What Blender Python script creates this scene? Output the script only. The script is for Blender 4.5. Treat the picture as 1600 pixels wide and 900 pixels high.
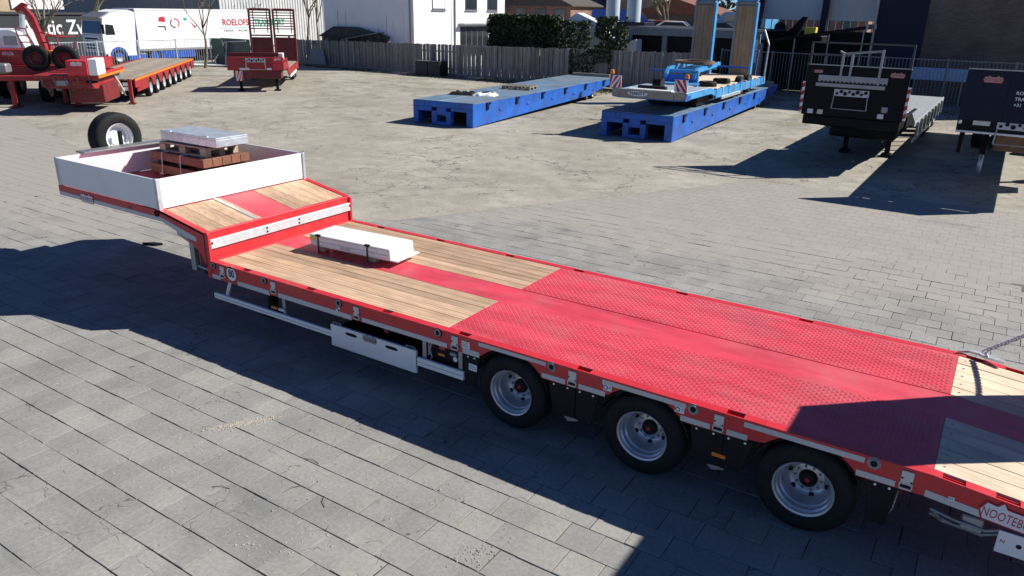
import bpy, bmesh, math, random
from math import sin, cos, pi, radians, atan2, sqrt
from mathutils import Vector, Matrix
random.seed(7)
S = bpy.context.scene
COL = S.collection
for o in list(bpy.data.objects): bpy.data.objects.remove(o, do_unlink=True)

# ------------------------------------------------------------------ camera
cam_d = bpy.data.cameras.new('camera'); cam = bpy.data.objects.new('camera', cam_d); COL.objects.link(cam)
yaw, pitch, roll, fpx = -0.5707, 0.3562, 0.0206, 1173.6
fw = Vector((sin(yaw)*cos(pitch), cos(yaw)*cos(pitch), -sin(pitch)))
r0 = Vector((cos(yaw), -sin(yaw), 0)); u0 = r0.cross(fw)
r1 = r0*cos(roll)+u0*sin(roll); u1 = -r0*sin(roll)+u0*cos(roll)
m = Matrix.Identity(4)
for i in range(3):
    m[i][0] = r1[i]; m[i][1] = u1[i]; m[i][2] = -fw[i]
m[0][3], m[1][3], m[2][3] = 8.245, -5.61, 4.017
cam.matrix_world = m
cam_d.sensor_width = 36; cam_d.lens = fpx/1600*36; cam_d.clip_end = 3000; cam_d.clip_start = 0.05
S.camera = cam
# ------------------------------------------------------------------ sky, sun, exposure
w = bpy.data.worlds.new('World'); S.world = w; w.use_nodes = True
nt = w.node_tree; bg = nt.nodes['Background']
sky = nt.nodes.new('ShaderNodeTexSky'); sky.sky_type = 'NISHITA'; sky.sun_disc = False
SUNV = Vector((0.93, 0.86, 1.0)).normalized()
sky.sun_elevation = math.asin(SUNV.z); sky.sun_rotation = atan2(SUNV.x, SUNV.y)
sky.altitude = 2500; sky.air_density = 0.75; sky.dust_density = 0.0; sky.ozone_density = 4.0
tint = nt.nodes.new('ShaderNodeMix'); tint.data_type = 'RGBA'; tint.blend_type = 'MULTIPLY'; tint.inputs[0].default_value = 1.0; tint.inputs[7].default_value = (0.78, 0.97, 1.22, 1)   # camera white balance: sky reads blue
nt.links.new(sky.outputs[0], tint.inputs[6]); nt.links.new(tint.outputs[2], bg.inputs[0]); bg.inputs[1].default_value = 0.060
sd = bpy.data.lights.new('sun', 'SUN'); sun = bpy.data.objects.new('sun', sd); COL.objects.link(sun)
sd.energy = 5.0; sd.angle = radians(0.53); sd.color = (1.0, 0.955, 0.88)
sun.rotation_euler = (-SUNV).to_track_quat('-Z', 'Y').to_euler(); sun.location = (20, 20, 30)
S.view_settings.view_transform = 'Standard'; S.view_settings.look = 'None'
S.view_settings.exposure = 0.6; S.view_settings.gamma = 1.0
S.view_settings.use_curve_mapping = False
S.cycles.max_bounces = 6; S.cycles.use_adaptive_sampling = True

# ------------------------------------------------------------------ materials
def newmat(name):
    mt = bpy.data.materials.new(name); mt.use_nodes = True
    n = mt.node_tree; return mt, n, n.nodes['Principled BSDF']
def nd(n, t, **k):
    x = n.nodes.new(t)
    for a, b in k.items(): setattr(x, a, b)
    return x
def ramp(n, stops):
    r = nd(n, 'ShaderNodeValToRGB'); e = r.color_ramp.elements
    e[0].position, e[0].color = stops[0][0], (*stops[0][1], 1)
    e[1].position, e[1].color = stops[1][0], (*stops[1][1], 1)
    for p, c in stops[2:]:
        q = e.new(p); q.color = (*c, 1)
    return r
def g3(v): return (v, v, v)
def pmat(name, col, rough=.5, metal=0., var=.12, scale=3., bump=.0, bscale=80., grime=0., gcol=(.05, .042, .035), gscale=1.3, stretch=(1, 1, 1), objrand=0., spec=.5, coat=0.):
    """painted / plain surface: noise-varied colour, dirt patches, fine relief"""
    mt, n, b = newmat(name); L = n.links.new
    geo = nd(n, 'ShaderNodeNewGeometry'); mp = nd(n, 'ShaderNodeMapping'); mp.inputs['Scale'].default_value = stretch
    L(geo.outputs['Position'], mp.inputs['Vector'])
    no = nd(n, 'ShaderNodeTexNoise'); no.inputs['Scale'].default_value = scale; no.inputs['Detail'].default_value = 6; no.inputs['Roughness'].default_value = .62
    L(mp.outputs[0], no.inputs['Vector'])
    lo = tuple(max(0, c*(1-var)) for c in col); hi = tuple(min(1, c*(1+var)) for c in col)
    rp = ramp(n, [(.3, lo), (.7, hi)]); L(no.outputs['Fac'], rp.inputs[0])
    out = rp.outputs[0]
    if objrand:
        oi = nd(n, 'ShaderNodeObjectInfo'); mr = nd(n, 'ShaderNodeMapRange'); mr.inputs[3].default_value = 1-objrand; mr.inputs[4].default_value = 1+objrand
        L(oi.outputs['Random'], mr.inputs[0])
        mx = nd(n, 'ShaderNodeMix', data_type='RGBA', blend_type='MULTIPLY'); mx.inputs[0].default_value = 1
        L(out, mx.inputs[6]); L(mr.outputs[0], mx.inputs[7]); out = mx.outputs[2]
    if grime:
        n2 = nd(n, 'ShaderNodeTexNoise'); n2.inputs['Scale'].default_value = gscale; n2.inputs['Detail'].default_value = 9; n2.inputs['Roughness'].default_value = .7
        L(geo.outputs['Position'], n2.inputs['Vector'])
        r2 = ramp(n, [(.45, g3(0)), (.72, g3(grime))]); L(n2.outputs['Fac'], r2.inputs[0])
        mx = nd(n, 'ShaderNodeMix', data_type='RGBA'); L(r2.outputs[0], mx.inputs[0]); L(out, mx.inputs[6]); mx.inputs[7].default_value = (*gcol, 1); out = mx.outputs[2]
    L(out, b.inputs['Base Color'])
    rr = nd(n, 'ShaderNodeMapRange'); rr.inputs[3].default_value = max(.05, rough-.1); rr.inputs[4].default_value = min(1, rough+.12); L(no.outputs['Fac'], rr.inputs[0]); L(rr.outputs[0], b.inputs['Roughness'])
    b.inputs['Metallic'].default_value = metal
    b.inputs['Specular IOR Level'].default_value = spec
    if coat: b.inputs['Coat Weight'].default_value = coat; b.inputs['Coat Roughness'].default_value = .15
    if bump:
        n3 = nd(n, 'ShaderNodeTexNoise'); n3.inputs['Scale'].default_value = bscale; n3.inputs['Detail'].default_value = 4; L(mp.outputs[0], n3.inputs['Vector'])
        bp = nd(n, 'ShaderNodeBump'); bp.inputs['Strength'].default_value = bump; bp.inputs['Distance'].default_value = .01
        L(n3.outputs['Fac'], bp.inputs['Height']); L(bp.outputs[0], b.inputs['Normal'])
    return mt
def woodmat(name, c0, c1, c2, axis='x', rough=.7, rnd=.18, knots=True):
    """planks: grain stretched along one axis, tone per plank"""
    mt, n, b = newmat(name); L = n.links.new
    geo = nd(n, 'ShaderNodeNewGeometry'); oi = nd(n, 'ShaderNodeObjectInfo')
    ad = nd(n, 'ShaderNodeVectorMath', operation='ADD'); cb = nd(n, 'ShaderNodeCombineXYZ')
    mu = nd(n, 'ShaderNodeMath', operation='MULTIPLY'); mu.inputs[1].default_value = 37.
    L(oi.outputs['Random'], mu.inputs[0]); L(mu.outputs[0], cb.inputs[0]); L(mu.outputs[0], cb.inputs[1])
    L(geo.outputs['Position'], ad.inputs[0]); L(cb.outputs[0], ad.inputs[1])
    mp = nd(n, 'ShaderNodeMapping'); s = {'x': (.7, 34, 34), 'y': (34, .7, 34), 'z': (34, 34, .7)}[axis]; mp.inputs['Scale'].default_value = s
    L(ad.outputs[0], mp.inputs['Vector'])
    no = nd(n, 'ShaderNodeTexNoise'); no.inputs['Scale'].default_value = 1.; no.inputs['Detail'].default_value = 7; no.inputs['Roughness'].default_value = .6; no.inputs['Distortion'].default_value = .4
    L(mp.outputs[0], no.inputs['Vector'])
    rp = ramp(n, [(.28, c0), (.72, c2), (.5, c1)]); L(no.outputs['Fac'], rp.inputs[0])
    n2 = nd(n, 'ShaderNodeTexNoise'); n2.inputs['Scale'].default_value = 2.2; n2.inputs['Detail'].default_value = 5; L(ad.outputs[0], n2.inputs['Vector'])
    r2 = ramp(n, [(.3, g3(.8)), (.7, g3(1.12))]); L(n2.outputs['Fac'], r2.inputs[0])
    m1 = nd(n, 'ShaderNodeMix', data_type='RGBA', blend_type='MULTIPLY'); m1.inputs[0].default_value = 1; L(rp.outputs[0], m1.inputs[6]); L(r2.outputs[0], m1.inputs[7])
    mr = nd(n, 'ShaderNodeMapRange'); mr.inputs[3].default_value = 1-rnd; mr.inputs[4].default_value = 1+rnd*.6; L(oi.outputs['Random'], mr.inputs[0])
    m2 = nd(n, 'ShaderNodeMix', data_type='RGBA', blend_type='MULTIPLY'); m2.inputs[0].default_value = 1; L(m1.outputs[2], m2.inputs[6]); L(mr.outputs[0], m2.inputs[7])
    L(m2.outputs[2], b.inputs['Base Color']); b.inputs['Roughness'].default_value = rough
    bp = nd(n, 'ShaderNodeBump'); bp.inputs['Strength'].default_value = .25; bp.inputs['Distance'].default_value = .004; L(no.outputs['Fac'], bp.inputs['Height']); L(bp.outputs[0], b.inputs['Normal'])
    return mt
def slabmat(name, pattern):
    """concrete slabs 31 cm in half-bond: tone per slab, dust, stains, hair cracks. pattern=True draws the joints too (far field)"""
    mt, n, b = newmat(name); L = n.links.new
    geo = nd(n, 'ShaderNodeNewGeometry'); sp = nd(n, 'ShaderNodeSeparateXYZ'); L(geo.outputs['Position'], sp.inputs[0])
    def ma(op, a, c=None):
        x = nd(n, 'ShaderNodeMath', operation=op)
        for i, v in enumerate((a, c)):
            if v is None: continue
            if isinstance(v, (int, float)): x.inputs[i].default_value = v
            else: L(v, x.inputs[i])
        return x.outputs[0]
    P = .31
    ry = ma('DIVIDE', ma('ADD', sp.outputs[1], 0.0), P); row = ma('FLOOR', ry); fy = ma('FRACT', ry)
    rx = ma('ADD', ma('DIVIDE', sp.outputs[0], P), ma('MULTIPLY', row, .5)); cl = ma('FLOOR', rx); fx = ma('FRACT', rx)
    cb = nd(n, 'ShaderNodeCombineXYZ'); L(row, cb.inputs[0]); L(cl, cb.inputs[1])
    wn = nd(n, 'ShaderNodeTexWhiteNoise'); L(cb.outputs[0], wn.inputs['Vector'])
    tone = ramp(n, [(0., (.245, .243, .229)), (1., (.305, .295, .272)), (.45, (.267, .264, .248)), (.75, (.282, .275, .257))]); L(wn.outputs['Value'], tone.inputs[0])
    def noise(sc, det=7, ro=.65, st=None):
        x = nd(n, 'ShaderNodeTexNoise'); x.inputs['Scale'].default_value = sc; x.inputs['Detail'].default_value = det; x.inputs['Roughness'].default_value = ro
        if st:
            mp = nd(n, 'ShaderNodeMapping'); mp.inputs['Scale'].default_value = st; L(geo.outputs['Position'], mp.inputs[0]); L(mp.outputs[0], x.inputs['Vector'])
        else: L(geo.outputs['Position'], x.inputs['Vector'])
        return x.outputs['Fac']
    def mix(fac, a, c, mode='MIX'):
        x = nd(n, 'ShaderNodeMix', data_type='RGBA', blend_type=mode)
        for i, v in ((0, fac), (6, a), (7, c)):
            if isinstance(v, (int, float)): x.inputs[i].default_value = v
            elif isinstance(v, tuple): x.inputs[i].default_value = (*v, 1)
            else: L(v, x.inputs[i])
        return x.outputs[2]
    c = tone.outputs[0]
    r = ramp(n, [(.3, g3(.78)), (.72, g3(1.16))]); L(noise(1.1, 8), r.inputs[0]); c = mix(1., c, r.outputs[0], 'MULTIPLY')
    r = ramp(n, [(.35, g3(.86)), (.65, g3(1.1))]); L(noise(28, 4), r.inputs[0]); c = mix(1., c, r.outputs[0], 'MULTIPLY')
    # sand dust: strong beyond y = 6.4 m and to the far left, patchy elsewhere
    dn = noise(.55, 9, .7)
    band = nd(n, 'ShaderNodeMapRange', interpolation_type='SMOOTHSTEP'); band.inputs[1].default_value = 5.6; band.inputs[2].default_value = 7.4
    L(ma('ADD', sp.outputs[1], ma('MULTIPLY', ma('SUBTRACT', dn, .5), 3.0)), band.inputs[0])
    bl = nd(n, 'ShaderNodeMapRange', interpolation_type='SMOOTHSTEP'); bl.inputs[1].default_value = 3.0; bl.inputs[2].default_value = 6.0
    L(ma('ADD', ma('MULTIPLY', sp.outputs[0], -1.), ma('MULTIPLY', ma('SUBTRACT', dn, .5), 9.)), bl.inputs[0])
    bl2 = nd(n, 'ShaderNodeMapRange', interpolation_type='SMOOTHSTEP'); bl2.inputs[1].default_value = .2; bl2.inputs[2].default_value = 1.6; L(sp.outputs[1], bl2.inputs[0])
    left = ma('MULTIPLY', bl.outputs[0], bl2.outputs[0])
    pn = ramp(n, [(.58, g3(0)), (.76, g3(.7))]); L(noise(1.7, 9, .7), pn.inputs[0])
    d = ma('MAXIMUM', ma('MAXIMUM', band.outputs[0], left), pn.outputs[0])
    fl = nd(n, 'ShaderNodeMapRange', interpolation_type='SMOOTHSTEP'); fl.inputs[1].default_value = 6.; fl.inputs[2].default_value = 10.; fl.inputs[3].default_value = .7; fl.inputs[4].default_value = .93; L(ma('MULTIPLY', sp.outputs[0], -1.), fl.inputs[0])
    d = ma('MULTIPLY', d, fl.outputs[0])
    c = mix(d, c, (.318, .29, .252))
    # dark tyre marks
    tm = ramp(n, [(.6, g3(0)), (.72, g3(.55))]); L(noise(.9, 6, .6, (.35, 1.3, 1)), tm.inputs[0]); c = mix(tm.outputs[0], c, (.115, .12, .125))
    od = ramp(n, [(.68, g3(0)), (.74, g3(.5))]); L(noise(4.5, 5, .55), od.inputs[0]); c = mix(od.outputs[0], c, (.12, .118, .112))
    # hair cracks inside some slabs
    vo = nd(n, 'ShaderNodeTexVoronoi', feature='DISTANCE_TO_EDGE'); vo.inputs['Scale'].default_value = 2.6
    wv = nd(n, 'ShaderNodeTexNoise'); wv.inputs['Scale'].default_value = 5; L(geo.outputs['Position'], wv.inputs['Vector'])
    av = nd(n, 'ShaderNodeVectorMath', operation='MULTIPLY_ADD'); L(wv.outputs['Color'], av.inputs[0]); av.inputs[1].default_value = (.3, .3, .3); L(geo.outputs['Position'], av.inputs[2]); L(av.outputs[0], vo.inputs['Vector'])
    cr = ma('MULTIPLY', ma('LESS_THAN', vo.outputs['Distance'], .008), ma('GREATER_THAN', noise(.8, 4), .565))
    c = mix(ma('MULTIPLY', cr, .75), c, (.07, .066, .06))
    h = noise(60, 5)
    if pattern:
        e = ma('MINIMUM', ma('MINIMUM', fx, ma('SUBTRACT', 1., fx)), ma('MULTIPLY', ma('MINIMUM', fy, ma('SUBTRACT', 1., fy)), .6))
        jn = ma('MULTIPLY', ma('LESS_THAN', e, .022), .42)
        c = mix(jn, c, (.12, .11, .098))
        h = ma('SUBTRACT', h, ma('MULTIPLY', jn, 3.))
    L(c, b.inputs['Base Color']); b.inputs['Roughness'].default_value = .88; b.inputs['Specular IOR Level'].default_value = .35
    bp = nd(n, 'ShaderNodeBump'); bp.inputs['Strength'].default_value = .3; bp.inputs['Distance'].default_value = .004; L(h, bp.inputs['Height']); L(bp.outputs[0], b.inputs['Normal'])
    return mt
def yardmat():
    """old dusty asphalt and concrete of the yard: sand, patches, cracks, moss"""
    mt, n, b = newmat('yard_asphalt'); L = n.links.new
    geo = nd(n, 'ShaderNodeNewGeometry')
    def noise(sc, det=8, ro=.65, st=None):
        x = nd(n, 'ShaderNodeTexNoise'); x.inputs['Scale'].default_value = sc; x.inputs['Detail'].default_value = det; x.inputs['Roughness'].default_value = ro
        if st:
            mp = nd(n, 'ShaderNodeMapping'); mp.inputs['Scale'].default_value = st; L(geo.outputs['Position'], mp.inputs[0]); L(mp.outputs[0], x.inputs['Vector'])
        else: L(geo.outputs['Position'], x.inputs['Vector'])
        return x.outputs['Fac']
    def mix(fac, a, c, mode='MIX'):
        x = nd(n, 'ShaderNodeMix', data_type='RGBA', blend_type=mode)
        for i, v in ((0, fac), (6, a), (7, c)):
            if isinstance(v, (int, float)): x.inputs[i].default_value = v
            elif isinstance(v, tuple): x.inputs[i].default_value = (*v, 1)
            else: L(v, x.inputs[i])
        return x.outputs[2]
    r = ramp(n, [(.3, (.25, .231, .193)), (.7, (.42, .39, .328)), (.5, (.337, .312, .262))]); L(noise(.22, 10, .68), r.inputs[0]); c = r.outputs[0]
    r = ramp(n, [(.33, g3(.80)), (.68, g3(1.15))]); L(noise(1.6, 9, .7), r.inputs[0]); c = mix(1., c, r.outputs[0], 'MULTIPLY')
    r = ramp(n, [(.3, g3(.8)), (.7, g3(1.15))]); L(noise(18, 6, .7), r.inputs[0]); c = mix(1., c, r.outputs[0], 'MULTIPLY')
    r = ramp(n, [(.58, g3(0)), (.72, g3(.6))]); L(noise(.35, 7, .62, (1, 1.6, 1)), r.inputs[0]); c = mix(r.outputs[0], c, (.135, .128, .118))
    r = ramp(n, [(.62, g3(0)), (.78, g3(.75))]); L(noise(.5, 9, .7), r.inputs[0]); c = mix(r.outputs[0], c, (.42, .40, .36))
    # moss and weeds only towards the back of the yard
    sp = nd(n, 'ShaderNodeSeparateXYZ'); L(geo.outputs['Position'], sp.inputs[0])
    mr = nd(n, 'ShaderNodeMapRange', interpolation_type='SMOOTHSTEP'); mr.inputs[1].default_value = 12; mr.inputs[2].default_value = 26; L(sp.outputs[1], mr.inputs[0])
    r = ramp(n, [(.49, g3(0)), (.66, g3(.75))]); L(noise(.55, 9, .72), r.inputs[0])
    mm = nd(n, 'ShaderNodeMath', operation='MULTIPLY'); L(mr.outputs[0], mm.inputs[0]); L(r.outputs[0], mm.inputs[1]); c = mix(mm.outputs[0], c, (.165, .158, .085))
    # cracks: two sizes, only in patches
    for sc, th, nz in ((.75, .010, .5), (2.1, .012, .56)):
        vo = nd(n, 'ShaderNodeTexVoronoi', feature='DISTANCE_TO_EDGE'); vo.inputs['Scale'].default_value = sc
        wv = nd(n, 'ShaderNodeTexNoise'); wv.inputs['Scale'].default_value = 2.5; wv.inputs['Detail'].default_value = 5; L(geo.outputs['Position'], wv.inputs['Vector'])
        av = nd(n, 'ShaderNodeVectorMath', operation='MULTIPLY_ADD'); L(wv.outputs['Color'], av.inputs[0]); av.inputs[1].default_value = (.7, .7, .7); L(geo.outputs['Position'], av.inputs[2]); L(av.outputs[0], vo.inputs['Vector'])
        lt = nd(n, 'ShaderNodeMath', operation='LESS_THAN'); L(vo.outputs['Distance'], lt.inputs[0]); lt.inputs[1].default_value = th
        gt = nd(n, 'ShaderNodeMath', operation='GREATER_THAN'); L(noise(.3, 3), gt.inputs[0]); gt.inputs[1].default_value = nz
        mu = nd(n, 'ShaderNodeMath', operation='MULTIPLY'); L(lt.outputs[0], mu.inputs[0]); L(gt.outputs[0], mu.inputs[1])
        m8 = nd(n, 'ShaderNodeMath', operation='MULTIPLY'); L(mu.outputs[0], m8.inputs[0]); m8.inputs[1].default_value = .7
        c = mix(m8.outputs[0], c, (.06, .058, .052))
    L(c, b.inputs['Base Color']); b.inputs['Roughness'].default_value = .9; b.inputs['Specular IOR Level'].default_value = .3
    bp = nd(n, 'ShaderNodeBump'); bp.inputs['Strength'].default_value = .5; bp.inputs['Distance'].default_value = .01; L(noise(35, 6, .7), bp.inputs['Height']); L(bp.outputs[0], b.inputs['Normal'])
    return mt
def brickmat(name, c0, c1, mortar, scale=1.):
    mt, n, b = newmat(name); L = n.links.new
    geo = nd(n, 'ShaderNodeNewGeometry'); sp = nd(n, 'ShaderNodeSeparateXYZ'); L(geo.outputs['Position'], sp.inputs[0])
    ad = nd(n, 'ShaderNodeMath', operation='ADD'); L(sp.outputs[0], ad.inputs[0]); L(sp.outputs[1], ad.inputs[1])
    cb = nd(n, 'ShaderNodeCombineXYZ'); L(ad.outputs[0], cb.inputs[0]); L(sp.outputs[2], cb.inputs[1])
    br = nd(n, 'ShaderNodeTexBrick'); br.inputs['Scale'].default_value = scale; br.inputs['Color1'].default_value = (*c0, 1); br.inputs['Color2'].default_value = (*c1, 1); br.inputs['Mortar'].default_value = (*mortar, 1)
    br.inputs['Brick Width'].default_value = .22; br.inputs['Row Height'].default_value = .065; br.inputs['Mortar Size'].default_value = .006
    L(cb.outputs[0], br.inputs['Vector'])
    no = nd(n, 'ShaderNodeTexNoise'); no.inputs['Scale'].default_value = .8; no.inputs['Detail'].default_value = 6; L(geo.outputs['Position'], no.inputs['Vector'])
    r = ramp(n, [(.3, g3(.75)), (.7, g3(1.2))]); L(no.outputs['Fac'], r.inputs[0])
    mx = nd(n, 'ShaderNodeMix', data_type='RGBA', blend_type='MULTIPLY'); mx.inputs[0].default_value = 1; L(br.outputs[0], mx.inputs[6]); L(r.outputs[0], mx.inputs[7]); L(mx.outputs[2], b.inputs['Base Color'])
    b.inputs['Roughness'].default_value = .9
    return mt

RED = pmat('trailer_red_paint', (.56, .019, .028), .42, var=.10, scale=5, bump=.05, bscale=120, grime=.12, gcol=(.35, .2, .17), gscale=2.)
RED_TREAD = pmat('red_tread_plate', (.61, .05, .076), .46, var=.22, scale=2.6, stretch=(.45, 2.2, 1), grime=.34, gcol=(.46, .21, .205), gscale=1.6)
RED_D = pmat('dark_red_chassis', (.16, .012, .014), .55, var=.25, grime=.35)
RED_OLD = pmat('faded_red_paint', (.30, .016, .020), .5, var=.25, scale=2, grime=.4, gcol=(.13, .07, .055))
REDBROWN = pmat('red_oxide_steel', (.15, .018, .022), .6, var=.25, scale=2, grime=.3)
ALU = pmat('aluminium_panel', (.74, .75, .75), .42, .15, var=.06, scale=2, grime=.08, gcol=(.45, .44, .42))
ALU_W = pmat('white_aluminium', (.78, .78, .77), .5, 0, var=.04, scale=2)
GALV = pmat('galvanised_steel', (.60, .64, .66), .38, .55, var=.16, scale=9, bump=.04)
STEEL = pmat('grey_steel', (.30, .31, .32), .45, .6, var=.15)
SILVER = pmat('reflective_tape', (.46, .49, .52), .35, .2, var=.1, scale=40)
BLACK = pmat('black_plastic', (.010, .0102, .011), .65, var=.3, spec=.2)
RUBBER = pmat('tyre_rubber', (.013, .0135, .014), .7, var=.35, scale=12, bump=.15, bscale=60, grime=.3, gcol=(.03, .028, .026), spec=.2)
RIM = pmat('silver_rim', (.52, .54, .57), .36, .6, var=.1, scale=15, grime=.12)
CREAM = pmat('cream_bracket', (.62, .60, .54), .5, var=.1)
WHITE = pmat('white_paint', (.78, .78, .78), .4, var=.04)
STICK = pmat('white_sticker', (.7, .71, .74), .5, var=.03)
INK = pmat('dark_print', (.02, .022, .03), .6, var=.1)
REDINK = pmat('red_print', (.45, .02, .03), .6, var=.1)
ORANGE = pmat('amber_lens', (.75, .22, .02), .3, var=.1)
YEL = pmat('yellow_plastic', (.75, .58, .03), .5, var=.1)
WOOD = woodmat('hardwood_deck', (.335, .205, .115), (.53, .35, .222), (.66, .48, .335), rnd=.24)
WOOD_R = woodmat('pine_deck', (.52, .40, .265), (.64, .52, .37), (.72, .61, .46), rnd=.10)
WOOD_O = woodmat('weathered_boards', (.20, .165, .125), (.30, .255, .195), (.40, .345, .27), axis='y')
WOOD_RAMP = woodmat('ramp_wood', (.20, .13, .075), (.29, .20, .12), (.38, .27, .17), axis='z')
PALLET = woodmat('pallet_wood', (.36, .25, .15), (.50, .37, .235), (.62, .49, .34))
BROWN = woodmat('brown_phenolic_board', (.17, .075, .045), (.23, .105, .06), (.30, .15, .09))
FENCEW = woodmat('grey_fence_board', (.18, .155, .135), (.27, .24, .21), (.36, .325, .29), axis='z', rnd=.3)
BLUE = pmat('roll_trailer_blue', (.008, .105, .46), .45, var=.25, scale=2, grime=.5, gcol=(.06, .06, .09))
BLUE_DECK = pmat('worn_blue_deck', (.10, .18, .27), .6, var=.35, scale=1.2, grime=.9, gcol=(.19, .18, .165), gscale=.8)
LBLUE = pmat('light_blue_paint', (.06, .30, .62), .45, var=.15, grime=.3)
NAVY = pmat('navy_panel', (.007, .010, .030), .45, var=.2, grime=.2, gcol=(.02, .02, .025), spec=.2)
BLK = pmat('black_chassis', (.006, .006, .0075), .5, var=.3, grime=.25, gcol=(.02, .018, .016), spec=.15)
RUST = pmat('rusty_steel', (.17, .10, .06), .75, var=.35, scale=8)
WALLW = pmat('white_render', (.80, .80, .79), .85, var=.05, scale=.8, grime=.1, gcol=(.55, .55, .53))
CORR = pmat('corrugated_sheet', (.55, .56, .55), .55, .1, var=.1, scale=.8, grime=.2)
GREYP = pmat('grey_panel', (.20, .22, .24), .6, var=.12)
SHEDROOF = pmat('dark_roof_felt', (.045, .045, .05), .85, var=.2)
GLASS = pmat('window_glass', (.02, .025, .03), .06, var=.1, spec=.8)
FRAMEG = pmat('dark_window_frame', (.06, .065, .075), .5)
BRICK = brickmat('red_brick', (.20, .085, .055), (.27, .13, .085), (.28, .25, .22))
BRICKY = brickmat('yellow_brick', (.40, .30, .18), (.50, .38, .24), (.40, .37, .32))
BRICKD = brickmat('dark_brick', (.105, .07, .06), (.15, .10, .08), (.12, .11, .10))
ROOF = pmat('roof_tiles', (.07, .06, .055), .8, var=.3, scale=3, bump=.4, bscale=8)
ROOF_R = pmat('red_roof_tiles', (.18, .07, .045), .8, var=.3, scale=3, bump=.4, bscale=8)
BARK = pmat('tree_bark', (.16, .14, .09), .9, var=.35, scale=6, bump=.5, bscale=25)
LEAF = pmat('dark_ivy_leaf', (.034, .052, .018), .8, var=.5, scale=5, objrand=.1)
LEAF2 = pmat('bud_leaf', (.075, .075, .035), .6, var=.4, scale=5)
GRASS = pmat('yard_weeds', (.10, .125, .04), .7, var=.4, scale=3)
TARP = pmat('white_tarpaulin', (.76, .77, .78), .5, var=.05, scale=.6)
FAIRBLUE = pmat('fairing_navy', (.014, .03, .15), .4)
TRUCKBLUE = pmat('truck_blue', (.02, .08, .38), .4, var=.1)
BEIGE = pmat('beige_nose_board', (.30, .265, .21), .6, var=.12, grime=.2)
GREEN = pmat('green_print', (.02, .35, .22), .6)
SKIPG = pmat('green_grey_sheet', (.07, .11, .095), .6, var=.2, grime=.3)
BIN = pmat('dark_bin_plastic', (.014, .016, .018), .55, var=.2)
LIGHTP = pmat('translucent_panel', (.42, .48, .52), .4, var=.06)
YARD = yardmat()
SLAB = slabmat('concrete_slab', False)
SLABF = slabmat('concrete_slab_field', True)
SOIL = pmat('joint_sand', (.12, .11, .095), .95, var=.75, scale=2.4)
PEBBLE = pmat('pale_gravel', (.56, .51, .43), .9, var=.35, scale=40, objrand=.2)

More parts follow.
